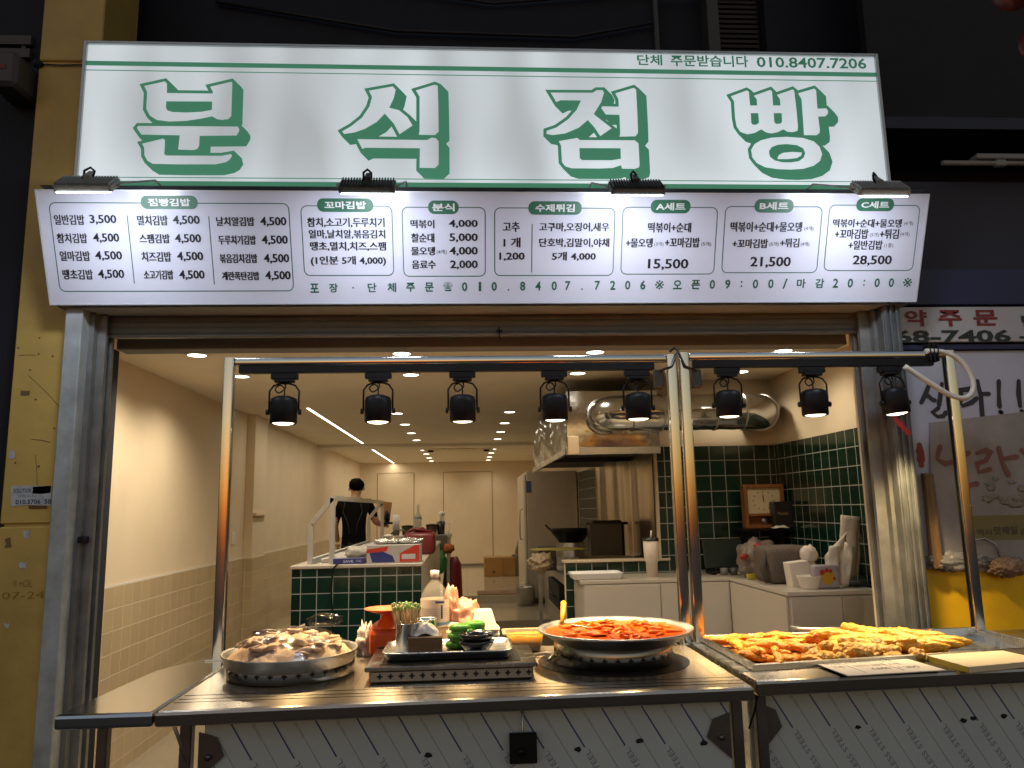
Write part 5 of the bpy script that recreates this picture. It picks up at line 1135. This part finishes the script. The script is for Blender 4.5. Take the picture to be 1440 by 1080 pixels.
g = MB(); g.lathe([(.05, .11), (.05, .13)], (c.x, 10.4, ZW+.1), 18); g.build('label', M('label_blue', (.12, .2, .32)), t)
for i, (x, lb, col, r, h, m_) in enumerate(((573, 'dark lidded pot left of the clear bottle', 0, .075, .11, M('olive_pot', (.06, .06, .035), .5)), (588, 'grey box under the clear bottle', 0, .07, .1, M('grey_plastic', (.22, .21, .18), .5)), (607, 'brown tub right of the clear bottle', 0, .075, .12, M('brown_tub', (.1, .045, .025), .4)))):
    c = on(x, 750, 10.45); o = thing('storage_pot', lb, 'pot', (c.x, 10.45, ZW)); g = MB()
    if i == 1: g.box((c.x-.075, 10.38, ZW), (c.x+.075, 10.52, ZW+.099), .006)
    else: g.lathe([(.001, 0), (r*.85, 0), (r, h)], (c.x, 10.45, ZW), 20)
    g.build('body', m_, o)
    if i != 1: g = MB(); g.lathe([(r*1.06, h), (r*1.08, h+.01), (r*.3, h+.02), (.001, h+.02)], (c.x, 10.45, ZW), 20); g.build('lid', BLACK, o)
t = thing('utensil_holder', 'dark cup of utensils with a wire whisk at the table end', 'utensil holder', (-.35, 10.5, ZW)); c = on(620, 750, 10.5); g = MB(); g.lathe([(.001, 0), (.05, 0), (.055, .17), (.05, .17), (.048, .02)], (c.x, 10.5, ZW), 18); g.build('cup', BLACKM, t)
g = MB()
for k in range(6): g.tube([(c.x, 10.5, ZW+.1), (c.x+.03*math.cos(k), 10.5+.03*math.sin(k), ZW+.26+.02*(k % 3))], .006, 5)
g.blob((c.x+.01, 10.5, ZW+.27), (.04, .03, .03), 2, .4, 3, 2); g.tube([(c.x+.05, 10.5, ZW+.14), (c.x+.13, 10.5, ZW+.13), (c.x+.17, 10.5, ZW+.19)], .006, 5); g.tube([(c.x+.12, 10.5, ZW+.13), (c.x+.1, 10.5, ZW-.02)], .005, 5); g.build('utensils', WHITEP, t)
g = MB(); c = on(620, 775, 10.15); g.box((c.x-.075, 10.05, ZW-.24), (c.x+.075, 10.19, ZW-.0), .006); tag(g.build('grey_cabinet', M('grey_cab', (.13, .12, .1), .5)), 'small grey steel cabinet at the right end of the work table', 'cabinet')
t = thing('red_tub', 'dark red plastic tub behind the foil carton on the bar', 'tub', (-.5, 6.6, 1.14)); g = MB()
a, b = at_y(569, 782, 6.6), at_y(612, 748, 6.6); g.box((a.x, 6.5, 1.1405), (b.x, 6.8, b.z), .03, seg=3); g.build('body', M('tub_red', (.12, .008, .012), .35, bump=.2, bs=8), t); g = MB(); g.blob(((a.x+b.x)/2, 6.65, b.z+.01), (.05, .04, .03), 3, .3, 3, 2); g.tube([(a.x+.02, 6.6, b.z), (a.x+.08, 6.6, b.z+.03), (b.x-.02, 6.6, b.z)], .012, 8); g.build('handle', M('tub_red', (.12, .008, .012)), t)
g = MB(); c = at_y(552, 757, 6.6); g.blob((c.x, 6.7, 1.2), (.1, .08, .075), 3, .25, 2.5, 7, flatz=-.058); tag(g.build('bread_bag', M('bag_tan', (.5, .34, .2), .45, bump=.3, bs=15)), 'soft tan bag on the bar behind the foil carton', 'bag')
g = MB(); pts = [at_y(*q, 6.9) for q in ((550, 752), (556, 745), (566, 745), (573, 750))]; g.tube(pts, .008, 6); tag(g.build('green_hose', M('hose_green', (.06, .07, .04), .4)), 'dark green hose looped over the tan bag', 'hose')
# things on the floor behind the bar
def blobs_thing(name, label, cat, part, m_, lst):
    t = thing(name, label, cat, lst[0][0]); g = MB()
    for k, (c, r) in enumerate(lst): g.blob(c, r, 3, .3, 2.4, k+len(label))
    g.build(part, m_, t); return t
c = at_y(618, 790, 10.0); blobs_thing('green_cloth', 'bright green cloth hanging at the end of the work table', 'cloth', 'cloth', M('cloth_green', (.05, .22, .05), .6), [((c.x+.0, 9.98, c.z), (.09, .05, .15)), ((c.x-.02, 9.98, c.z+.2), (.05, .05, .06))])
c = at_y(631, 771, 10.0); blobs_thing('orange_cloth', 'rust orange cloth hooked at the end of the work table', 'cloth', 'cloth', M('cloth_orange', (.35, .08, .02), .6), [((c.x, 9.97, c.z), (.075, .05, .06))])
t = thing('red_sack', 'tall dark red padded sack standing behind the bar', 'sack', (-.18, 10.9, F2)); a, b = at_y(626, 838, 10.6), at_y(650, 783, 10.6)
g = MB(); g.tube([(a.x+.12, 10.6, F2), (a.x+.11, 10.6, F2+.15), (a.x+.11, 10.6, b.z-.1), (a.x+.1, 10.6, b.z)], [.11, .125, .11, .07], 16); g.build('sack', M('sack_red', (.22, .012, .015), .45, bump=.4, bs=10), t)
g = MB(); g.tube([(a.x+.02, 10.52, F2+.1), (a.x+.02, 10.5, F2+.35), (a.x+.04, 10.5, b.z-.05)], [.04, .05, .03], 10); g.build('dark_side', SOOT, t); g = MB(); g.blob((a.x+.06, 10.48, F2+.2), (.07, .02, .05), 2, .4, 2, 3); g.build('blue_patch', M('patch_blue', (.06, .09, .12), .6), t)
t = thing('grey_bin', 'pale grey bin standing right beside the tiled bar', 'bin', (-.2, 9.6, F2)); c = at_y(602, 830, 9.6); g = MB(); g.lathe([(.001, 0), (.1, 0), (.13, .5), (.135, .52), (.12, .52), (.1, .03)], (c.x+.02, 9.6, F2), 20); g.build('bin', M('bin_grey', (.35, .32, .27), .5), t)
t = thing('cardboard_box', 'brown cardboard box on the raised floor by the back wall', 'box', (.58, 14.6, RF)); g = MB(); g.box((.32, 14.4, RF), (.66, 14.9, RF+.34), .004); g.build('carton', M('cardboard', (.36, .2, .07), .75, var=.08), t)
g = MB(); g.box((.66, 14.41, RF+.001), (.89, 14.88, RF+.335), .004); g.build('carton_side', M('cardboard_side', (.34, .19, .065), .75, var=.08), t); g = MB(); p = Plane((0, 14.4, 0), (1, 0, 0), (0, 0, 1)); g.flat(p, [[(.47, RF+.06), (.52, RF+.06), (.52, RF+.1), (.47, RF+.1)]], .002); g.build('print', M('card_print', (.1, .05, .02), .7), t)
g = MB(); g.tube([(.92, 14.6, RF), (.93, 14.6, RF+.45), (.97, 14.6, RF+.62), (1.02, 14.6, RF+.5)], .03, 8); g.box((.84, 14.5, RF), (1.0, 14.7, RF+.38), .01); tag(g.build('vacuum', M('vac_grey', (.2, .17, .13), .5)), 'grey upright cleaner beside the cardboard box', 'vacuum cleaner')
t = thing('grey_pail', 'grey metal pail standing on the lower floor', 'pail', (.8, 11.0, F2)); g = MB(); g.lathe([(.001, 0), (.11, 0), (.13, .24), (.135, .25), (.12, .25), (.1, .02)], (.8, 10.9, F2), 24); g.build('pail', STEELD, t); g = MB(); g.tube([(.67, 10.9, F2+.24), (.72, 10.8, F2+.3), (.88, 10.8, F2+.3), (.93, 10.9, F2+.24)], .005, 6); g.build('bail', STEELD, t)
g = MB(); vs = [(.1+.5*i, 11.6+.02*j, RF+.006) for i in (0, 1) for j in (0, 1)]; g.box((.15, 11.4, RF+.001), (1.2, 11.9, RF+.012), .004); tag(g.build('floor_mat', M('mat_brown', (.2, .12, .06), .8, var=.2)), 'thin brown mat on the edge of the raised floor', 'mat')
# fridge
t = thing('tall_fridge', 'tall grey fridge standing left of the kitchen wall', 'fridge', (1.2, 11.6, F2))
g = MB(); g.box((.86, 11.0, F2+.08), (1.58, 12.3, 2.02), .01); g.build('body', M('fridge_grey', (.42, .37, .3), .45, .2, var=.05), t)
g = MB(); g.box((.81, 11.02, F2+.1), (.857, 12.28, 1.98), .012); d = g.build('door', M('fridge_white', (.62, .56, .46), .35), t)
g = MB(); g.tube([(.78, 11.15, 1.05), (.765, 11.15, 1.1), (.765, 11.15, 1.45), (.78, 11.15, 1.5)], .012, 8); g.box((.775, 11.14, 1.05), (.81, 11.16, 1.07)); g.box((.775, 11.14, 1.48), (.81, 11.16, 1.5)); g.build('handle', STEELD, d)
g = MB(); g.box((.855, 10.995, 1.72), (.93, 11.0, 1.88)); g.build('blue_label', M('fridge_label', (.05, .08, .16), .5), t)
# hood and duct
t = thing('exhaust_hood', 'wavy stainless steel exhaust hood hanging over the cooking range', 'hood', (1.2, 7.6, 1.9))
hx0, hx1, hy0, hy1, hz0, hz1 = .825, 1.585, 6.2, 9.2, 1.92, 2.44
g = MB(); vs = []
NX, NZ = 24, 10
def sheet(fn, nu, nv):
    vs = [fn(i/nu, j/nv) for i in range(nu+1) for j in range(nv+1)]; g.faces(vs, [(i*(nv+1)+j, (i+1)*(nv+1)+j, (i+1)*(nv+1)+j+1, i*(nv+1)+j+1) for i in range(nu) for j in range(nv)], True)
sheet(lambda u, v: (hx0+(hx1-hx0)*u, hy0-.012*math.sin(3.1*u)*math.sin(3.1*v)-.004*math.sin(9*u), hz0+(hz1-hz0)*v), 20, 10)
sheet(lambda u, v: (hx0-.012*math.sin(13*u+4*v)-.006*math.sin(31*u), hy1+(hy0-hy1)*u, hz0+(hz1-hz0)*v), 40, 10)
g.build('shell', STEELW, t)
g = MB(); g.box((hx0-.008, hy0-.02, hz0-.0), (hx1, hy0-.012, hz0+.06), .003); g.box((hx0-.028, hy0-.02, hz0), (hx0-.02, hy1, hz0+.05), .003); g.build('rim', STEEL, t)
g = MB(); g.box((hx0, hy0, hz0+.05), (hx1, hy1, hz0+.06)); g.box((hx0, hy0+1.2, hz0+.01), (hx1, hy0+1.24, hz0+.05)); g.build('filter_panel', M('hood_dark', (.02, .018, .015), .5), t)
g = MB(); g.box((hx0-.0, hy0-.03, hz0-.0), (hx0+.09, hy0-.021, hz0+.15), .003); cb_ = g.build('switch_box', M('switch_beige', (.62, .48, .32), .5), t); 
t = thing('exhaust_duct', 'shiny ribbed spiral exhaust duct running from hood to right wall', 'duct', (1.7, 6.0, 2.2))
g = MB(); pts = []; rs = []
for k in range(8): a = rad(90*k/7); pts.append((1.30-.2*math.sin(a)+.0, 6.19-.2*(1-math.cos(a))+.0, 2.23)); 
pts = [(1.12, 6.25, 2.23)]+[(1.12+.2*(1-math.cos(rad(90*k/6))), 6.2-.2*math.sin(rad(90*k/6)), 2.23) for k in range(7)]
line = [(1.32+(2.25-1.32)*k/24, 6.0, 2.23) for k in range(1, 25)]
elbow = [(2.25+.2*math.sin(rad(15*k)), 6.0+.2*(1-math.cos(rad(15*k))), 2.23) for k in range(1, 7)]+[(2.45, 6.34, 2.23)]
pts = pts+line+elbow; rs = [.143+(.003 if i % 4 == 0 else 0) for i in range(len(pts))]
g.tube(pts, rs, 32, caps=False); g.build('pipe', M('duct_foil', (.6, .64, .68), .14, 1, bump=.35, bs=7), t)
g = MB()
for i in (2, 7, 13, 18, 24, 30, 34):
    p = Vector(pts[i]); d = (Vector(pts[i+1])-Vector(pts[i-1])).normalized(); q = [p-d*.006, p-d*.004, p+d*.004, p+d*.006]; g.tube(q, [.143, .151, .151, .143], 32, caps=False)
g.build('seams', STEELD, t)
# cooking range
t = thing('cooking_range', 'low steel cooking range cluttered with pans under the hood', 'range', (1.2, 7.8, FL))
g = MB(); g.box((.82, 6.55, .85), (1.58, 9.2, .93), .006); g.box((.9, 6.6, .3), (1.55, 9.15, .85)); b = g.build('body', STEELD, t)
for x, y in ((.85, 6.6), (.85, 9.15)):
    g = MB(); g.box((x-.02, y-.02, FL), (x+.02, y+.02, .85)); g.build('leg', STEELD, t)
g = MB(); g.box((.815, 7.0, .6), (.9, 7.9, .82), .004); g.tube([(.8, 7.2, .7), (.8, 7.7, .7)], .012, 8); g.build('oven_door', SOOT, t)
t = thing('wok', 'large black wok with two handles standing on the range', 'wok', (1.05, 8.3, 1.0)); c = at_y(803, 757, 8.0); g = MB(); g.lathe([(.001, -.14), (.12, -.12), (.2, -.02), (.225, .02), (.215, .02), (.19, -.01), (.001, -.1)], (c.x, 8.0, c.z+.08), 28); g.build('bowl', BLACK, t)
for s in (-1, 1):
    g = MB(); g.tube([(c.x+s*.21, 7.95, c.z+.09), (c.x+s*.26, 7.97, c.z+.14), (c.x+s*.26, 8.03, c.z+.14), (c.x+s*.21, 8.05, c.z+.09)], .008, 6); g.build('handle', BLACK, t)
g = MB(); g.lathe([(.16, -.24), (.15, -.1)], (c.x, 8.0, c.z+.06), 20); g.build('stand', STEELD, t)
g = MB(); c = at_y(770, 768, 7.4); g.box((c.x-.1, 7.2, .93), (c.x+.06, 7.4, 1.12), .006); g.box((c.x-.11, 7.19, 1.12), (c.x+.07, 7.41, 1.145), .004); tag(g.build('steel_bin', M('bin_dark', (.06, .05, .04), .4, .3)), 'dark steel container at the left end of the range', 'container')
g = MB(); c = at_y(785, 772, 6.9); g.blob((c.x, 6.9, c.z), (.25, .18, .012), 3, .2, 2, 3); tag(g.build('yellow_sheet', M('lid_yellow', (.34, .28, .05), .5)), 'yellowish sheet lying over the front of the range', 'sheet')
t = thing('steel_pan', 'wide flat steel pan on the range behind the ledge', 'pan', (1.2, 6.8, 1.0)); g = MB(); c = at_y(860, 776, 6.9); g.lathe([(.001, 0), (.2, 0), (.24, .07), (.25, .07), (.235, .0)], (c.x-.05, 6.9, .99), 28); g.build('pan', M('pan_olive', (.22, .17, .08), .4, .4), t); g = MB(); g.tube([(c.x+.18, 6.85, 1.05), (c.x+.36, 6.75, 1.08)], .012, 8); g.build('handle', BLACK, t)
g = MB(); c = at_y(858, 752, 7.2); g.box((c.x-.17, 7.25, 1.0), (c.x+.15, 7.5, c.z+.13), .03); g.tube([(c.x-.2, 7.35, c.z+.1), (c.x+.2, 7.35, c.z+.1)], .014, 8); tag(g.build('stock_pot', M('pot_dark', (.045, .035, .025), .4, .3)), 'dark squat stock pot standing against the splashback', 'pot')
g = MB(); c = at_y(905, 750, 7.3); g.box((c.x-.05, 7.3, 1.0), (c.x+.03, 7.4, c.z+.15), .01); tag(g.build('dark_bottle', M('pot_dark', (.045, .035, .025))), 'dark upright bottle right of the stock pot', 'bottle')
t = thing('crumpled_bag', 'crumpled beige bag lying on the left front corner of the range', 'bag', (.78, 6.9, .8)); g = MB(); c = at_y(757, 800, 6.7); g.blob((c.x+.03, 6.75, c.z+.05), (.10, .08, .075), 4, .5, 2.8, 14); g.build('bag', M('bag_beige', (.35, .27, .17), .5), t); 
# low tiled wall and ledge
t = thing('low_tiled_wall', 'low green tiled wall with a cream ledge before the range', 'wall', (1.2, 6.4, FL))
g = MB(); g.box((.80, 6.37, FL), (1.592, 6.46, 1.055)); g.build('core', CREAM, t)
g = MB(); g.box((.80, 6.35, FL), (1.5935, 6.369, 1.053)); g.build('tile_face', gty, t)
g = MB(); g.box((.78, 6.33, 1.056), (1.66, 6.47, 1.075), .003); g.build('ledge', M('ledge_cream', (.62, .52, .38), .4), t)
# cabinets
CT = .96
t = thing('white_cabinet', 'white laminate L shaped cabinet counter before the green tiles', 'cabinet', (1.7, 5.6, FL))
g = MB(); g.prism([(.84, 5.80), (1.96, 5.80), (1.96, 4.75), (2.55, 4.75), (2.55, 6.34), (.84, 6.34)], CT-.025, CT, .003); g.build('counter_top', WHITEG, t)
g = MB(); g.prism([(.86, 5.815), (1.975, 5.815), (1.975, 4.765), (2.535, 4.765), (2.535, 6.33), (.86, 6.33)], FL, CT-.028); g.build('carcass', WHITEG, t)
for a, b in (((.865, 5.797), (1.43, 5.797)), ((1.436, 5.797), (1.955, 5.797)), ((1.98, 4.748), (2.3, 4.748)), ((2.304, 4.748), (2.53, 4.748))):
    g = MB(); g.box((a[0], a[1], FL+.08), (b[0], b[1]+.017, CT-.032), .003); g.build('door', WHITEG, t)
g = MB(); g.box((1.957, 4.775, FL+.08), (1.974, 5.79, CT-.032), .003); g.build('door', WHITEG, t)
g = MB(); vs = [(2.3+.12*i/5+.01*math.sin(j), 4.742-.012*abs(math.sin(i*1.3+j)), CT-.03-.24*j/6) for i in range(6) for j in range(7)]; g.faces(vs, [(i*7+j, (i+1)*7+j, (i+1)*7+j+1, i*7+j+1) for i in range(5) for j in range(6)], True); tag(g.build('hanging_film', FILMC), 'strip of clear film hanging over the cabinet front', 'plastic film')
g = MB(); g.box((2.555, 4.7, FL), (2.565, 4.76, CT)); tag(g.build('white_edge_strip', WHITEP), 'white strip between the cabinet end and green tiles', 'strip')
t = thing('tumbler', 'tall cream tumbler with black lid and straw on the cabinet', 'tumbler', (1.4, 6.1, CT))
c = at_y(917, 802, 6.0); g = MB(); g.lathe([(.001, 0), (.042, 0), (.045, .11), (.056, .13), (.06, .275), (.055, .275)], (c.x, 6.0, CT), 28); g.build('cup', M('tumbler_cream', (.66, .56, .46), .4), t)
g = MB(); g.lathe([(.062, .272), (.062, .29), (.05, .295), (.001, .295)], (c.x, 6.0, CT), 28); g.build('lid', BLACKM, t); g = MB(); g.tube([(c.x, 6.0, CT+.28), (c.x+.008, 6.0, CT+.35)], .006, 8); g.build('straw', WHITEP, t)
c = at_y(840, 808, 5.95)
tray((c.x-.01, 5.99), .2, .13, .045, 'white_tray', 'shallow white plastic tray on the left of the cabinet', WHITEP, z=CT+.002)
# clock and speaker on a shelf
t = thing('corner_shelf', 'black shelf bracket on the green tiles under the clock', 'shelf', (2.3, 6.2, 1.3))
a = at_y(1048, 742, 6.1); b = at_y(1140, 742, 6.1)
g = MB(); g.box((a.x-.02, 6.05, a.z-.03), (2.59, 6.34, a.z-.01), .003); g.build('board', BLACK, t)
g = MB(); g.box((2.25, 6.1, a.z-.22), (2.27, 6.34, a.z-.03)); g.box((2.5, 6.1, a.z-.22), (2.52, 6.34, a.z-.03)); g.build('bracket', BLACK, t)
CLZ = a.z-.01
t = thing('pendulum_clock', 'square wooden pendulum clock with cream dial on the black shelf', 'clock', (2.2, 6.2, CLZ))
WD = M('clock_wood', (.25, .1, .03), .4, var=.25, vs=8, stretch=(5, 5, .8)); x0, x1 = at_y(1047, 700, 6.14).x, at_y(1103, 700, 6.14).x; z0, z1 = CLZ+.001, at_y(1072, 681, 6.14).z
g = MB(); fw = .028
for q in (((x0, 6.14, z0), (x0+fw, 6.23, z1)), ((x1-fw, 6.14, z0), (x1, 6.23, z1)), ((x0+fw, 6.14, z0), (x1-fw, 6.23, z0+fw)), ((x0+fw, 6.14, z1-fw), (x1-fw, 6.23, z1)), ((x0+fw, 6.145, z0+.095), (x1-fw, 6.23, z0+.117))): g.box(*q, .003)
g.box((x0+.005, 6.2, z0+.005), (x1-.005, 6.235, z1-.005)); g.build('case', WD, t)
g = MB(); g.box((x0+fw, 6.165, z0+.117), (x1-fw, 6.199, z1-fw)); d = g.build('dial', M('dial_cream', (.62, .53, .36), .5), t)
cxk, czk = (x0+x1)/2, (z0+.117+z1-fw)/2; P = Plane((cxk, 6.165, czk), (1, 0, 0), (0, 0, 1)); g = MB()
for k in range(12): a_ = rad(30*k); g.flat(P, [[(math.sin(a_)*.085+dx, math.cos(a_)*.072+dy) for dx, dy in ((-.004, -.005), (.004, -.005), (.004, .005), (-.004, .005))]], .001)
g.flat(P, [[(-.004, -.012), (.004, -.012), (.002, .045), (-.002, .045)]], .0015); g.flat(P, [[(-.003, -.012), (.003, -.012), (-.008, .066), (-.011, .066)]], .002); g.build('hands', INK, d)
g = MB(); g.lathe([(.03, 0), (.028, .006), (.001, .008)], (cxk+.01, 6.185, z0+.062), 20, rot=Matrix.Rotation(rad(90), 3, 'X')); g.build('pendulum', STEELD, t)
t = thing('black_speaker', 'black box speaker with gold script standing before the clock', 'speaker', (2.42, 6.1, CLZ))
sx0, sx1 = at_y(1088, 720, 6.08).x, at_y(1130, 720, 6.08).x; sz = at_y(1105, 705, 6.08).z
g = MB(); g.box((sx0, 6.07, CLZ+.001), (sx1, 6.3, sz), .008); g.build('cabinet', BLACKM, t)
P = Plane((0, 6.07, 0), (1, 0, 0), (0, 0, 1)); g = MB(); write_uv(g, P, 'Marshall', sx0+.03, CLZ+.105, sx0+.11, CLZ+.128, .001, 0); g.build('lettering', M('gold_ink', (.35, .24, .1), .4), t)
g = MB(); g.box((sx1-.1, 6.066, CLZ+.02), (sx1-.01, 6.0695, sz-.02), .002)
g.build('grille', BLACK, t); g = MB(); g.lathe([(.012, 0), (.012, .012), (.001, .012)], (sx1-.04, 6.066, CLZ+.08), 12, rot=Matrix.Rotation(rad(90), 3, 'X')); g.lathe([(.012, 0), (.012, .012), (.001, .012)], (sx1-.055, 6.066, CLZ+.14), 12, rot=Matrix.Rotation(rad(90), 3, 'X')); g.build('knobs', STEELD, t)
g = MB(); c = at_y(1097, 739, 6.05); tissue(g, (c.x, 6.06, CLZ+.002), .14, .06, .03, 5); tag(g.build('crumpled_tissue', M('tissue_white', (.78, .72, .64))), 'crumpled white tissue on the black shelf', 'tissue')
# things on the right cabinet
t = thing('tablet_screen', 'dark grey tablet screen on a stand on the cabinet', 'tablet', (1.85, 6.1, CT)); a, b = at_y(991, 800, 6.05), at_y(1044, 758, 6.05)
g = MB(); g.box((a.x, 6.05, b.z-.22), (b.x, 6.07, b.z), .008, Matrix.Rotation(rad(-12), 3, 'X')); g.build('screen', M('screen_dark', (.015, .025, .02), .3), t); g = MB(); g.box((a.x+.05, 6.02, CT), (b.x-.05, 6.2, CT+.03), .006); g.box(((a.x+b.x)/2-.03, 6.1, CT+.03), ((a.x+b.x)/2+.03, 6.13, b.z-.1)); g.build('stand', BLACK, t)
for k, x in enumerate((1018, 1031)):
    c = at_y(x, 795, 5.98); t = thing('small_cup', ['small grey cup left before the dark tablet', 'small dark cup right before the dark tablet'][k], 'cup', (c.x, 5.98, CT), 'small cups before the tablet'); g = MB(); g.lathe([(.001, 0), (.03, 0), (.032, .055), (.028, .055), (.026, .01)], (c.x, 5.98, CT), 18); g.build('cup', M('cup_grey%d' % k, (.16, .15, .13) if k == 0 else (.07, .07, .06), .4), t)
g = MB(); c = at_z(1020, 808, CT); tissue(g, (c.x+.1, c.y, CT+.002), .35, .12, .03, 8); tag(g.build('flat_wrapper', M('wrapper', (.6, .52, .42), .5)), 'flat pale wrapper lying on the cabinet before the tablet', 'wrapper')
g = MB(); c = at_z(1058, 815, CT); g.box((c.x-.035, c.y, CT+.001), (c.x+.035, c.y+.02, CT+.04), .003); tag(g.build('yellow_box', M('box_yellow', (.5, .4, .03), .5)), 'tiny yellow box at the inner corner of the cabinet', 'box')
c = at_y(1068, 780, 5.6); t = thing('patterned_bag', 'rumpled grey plastic bag with red marks on the cabinet', 'plastic bag', (c.x, 5.7, CT)); g = MB(); g.blob((c.x+.03, 5.75, CT+.12), (.14, .11, .15), 4, .3, 2.4, 17, flatz=-.118); g.build('bag', M('bag_grey', (.2, .16, .13), .3, var=.4, vs=15, bump=.4, bs=15), t); g = MB()
for q in ((1048, 783), (1068, 768), (1076, 772)): p_ = at_y(*q, 5.6); g.blob((p_.x, 5.63, p_.z), (.035, .02, .022), 2, .4, 3, q[0]-1000)
g.build('red_marks', M('mark_red', (.3, .02, .02), .5), t)
a, b = at_y(1082, 822, 5.2), at_y(1150, 768, 5.2)
t = thing('woven_basket', 'grey brown woven fabric basket standing on the cabinet', 'basket', ((a.x+b.x)/2, 5.3, CT)); g = MB(); g.box((a.x+.02, 5.2, CT+.001), (b.x, 5.55, b.z), .045, seg=4); g.build('body', M('weave', (.13, .1, .075), .9, var=.3, vs=120, bump=.9, bs=150), t)
g = MB(); g.tube([(a.x+.03, 5.3, b.z-.04), (a.x-.02, 5.25, b.z-.15), (a.x-.01, 5.2, CT+.02)], .02, 8); g.build('handle', M('weave_dark', (.05, .04, .03), .9), t)
PB = M('paper_white', (.75, .66, .54), .6, var=.03)
a = at_z(1116, 822, CT); t = thing('paper_bowl', 'white paper bowl on the front of the cabinet', 'bowl', (a.x, 4.95, CT)); g = MB(); g.lathe([(.001, 0), (.058, 0), (.062, .006), (.08, .075), (.083, .08), (.078, .08), (.058, .01)], (a.x, 4.92, CT), 28); g.build('bowl', PB, t)
a = at_y(1131, 822, 5.0); g = MB(); g.box((a.x-.075, 5.02, CT+.001), (a.x+.055, 5.12, CT+.16), .003, Matrix.Rotation(rad(-6), 3, 'Y')); tag(g.build('paper_boxes', PB), 'white folded paper box behind the paper bowl', 'paper box')
a = at_y(1140, 790, 5.1); g = MB(); g.blob((a.x, 5.12, CT+.2), (.055, .045, .06), 3, .4, 2.5, 20); g.box((a.x-.035, 5.1, CT), (a.x+.035, 5.15, CT+.18), .012); tag(g.build('white_bag', M('bag_paperwhite', (.7, .6, .5), .5)), 'small white bag standing behind the paper boxes', 'bag')
a, b = at_y(1146, 826, 4.86), at_y(1180, 794, 4.86); t = thing('printed_pouch', 'grey pouch printed with a round yellow emblem', 'pouch', ((a.x+b.x)/2, 4.87, CT))
g = MB(); g.box((a.x, 4.86, CT+.001), (b.x, 4.92, b.z), .015, seg=2); g.build('pouch', M('pouch_grey', (.36, .3, .3), .35, var=.25, vs=12), t)
P = Plane(((a.x+b.x)/2, 4.86, (CT+b.z)/2), (1, 0, 0), (0, 0, 1)); g = MB(); g.flat(P, [[(.045*math.cos(k*.3142), .048*math.sin(k*.3142)) for k in range(20)]], .001); g.build('yellow_emblem', M('emblem_yellow', (.5, .28, .02), .5), t)
g = MB()
for (x, y, r) in ((-.03, .03, .018), (.0, .04, .014), (.025, .035, .012), (.045, -.01, .01)): g.flat(P, [[(x+r*math.cos(k*.6283), y+r*math.sin(k*.6283)) for k in range(10)]], .0018)
g.build('red_emblem', M('emblem_red', (.4, .03, .02), .5), t)
# stacks of napkins / paper bags
t = thing('paper_stack', 'tall stack of white paper bags standing on the right cabinet', 'paper stack', (2.4, 5.1, CT))
PBC = M('paper_bag_white', (.72, .63, .5), .65, var=.06, vs=9, bump=.35, bs=14)
def paper(q, y, name, th=.012, amp=.012, seed=0):          # a crumpled paper bag standing on its end: four corners (bl, br, tr, tl)
    g = MB(); c = [at_y(*p_, y) for p_ in q]; N1, N2 = 8, 14; fr_, bk = [], []
    for i in range(N1+1):
        for j in range(N2+1):
            u, v = i/N1, j/N2; p_ = c[0].lerp(c[1], u).lerp(c[3].lerp(c[2], u), v); nv = noise.fractal(Vector((p_.x*13+seed, p_.z*9, seed*1.3)), 1, 2, 3)
            e = .2+.8*min(1, 4*min(u, 1-u)); fr_.append(p_+Vector((.3*amp*nv, amp*nv-th*e, 0))); bk.append(p_+Vector((.3*amp*nv, amp*nv+th*e*.5, 0)))
    K = N2+1; L_ = len(fr_); fs = [(i*K+j, (i+1)*K+j, (i+1)*K+j+1, i*K+j+1) for i in range(N1) for j in range(N2)]; fs += [tuple(L_+k for k in f[::-1]) for f in fs]
    for j in range(N2): fs += [(j, j+1, L_+j+1, L_+j), (N1*K+j+1, N1*K+j, L_+N1*K+j, L_+N1*K+j+1)]
    for i in range(N1): fs += [(i*K+N2, (i+1)*K+N2, L_+(i+1)*K+N2, L_+i*K+N2), ((i+1)*K, i*K, L_+i*K, L_+(i+1)*K)]
    g.faces(fr_+bk, fs, True); return g.build(name, PBC, t)
paper([(1202, 808), (1212, 809), (1221, 733), (1209, 731)], 5.12, 'bag', seed=1); paper([(1196, 809), (1207, 810), (1216, 732), (1203, 730)], 5.07, 'bag', seed=2); paper([(1190, 810), (1203, 811), (1210, 731), (1196, 729)], 5.03, 'bag', seed=3)
paper([(1180, 822), (1200, 815), (1209, 727), (1182, 724)], 4.99, 'bag', .014, .02, 4); paper([(1163, 812), (1188, 818), (1190, 748), (1160, 782)], 4.96, 'bag', .014, .03, 5); paper([(1180, 823), (1194, 823), (1202, 770), (1188, 762)], 4.91, 'loose_bag', .016, .025, 6); paper([(1162, 806), (1178, 812), (1184, 766), (1166, 768)], 4.93, 'loose_bag', .012, .03, 7)
g = MB(); a = at_z(1190, 821, CT); g.box((a.x-.06, 4.92, CT+.001), (a.x+.14, 5.14, CT+.012), .003); tag(g.build('stack_base', SOOT), 'dark flat base under the stack of paper bags', 'base')
# floor clutter under right table edge is hidden; done
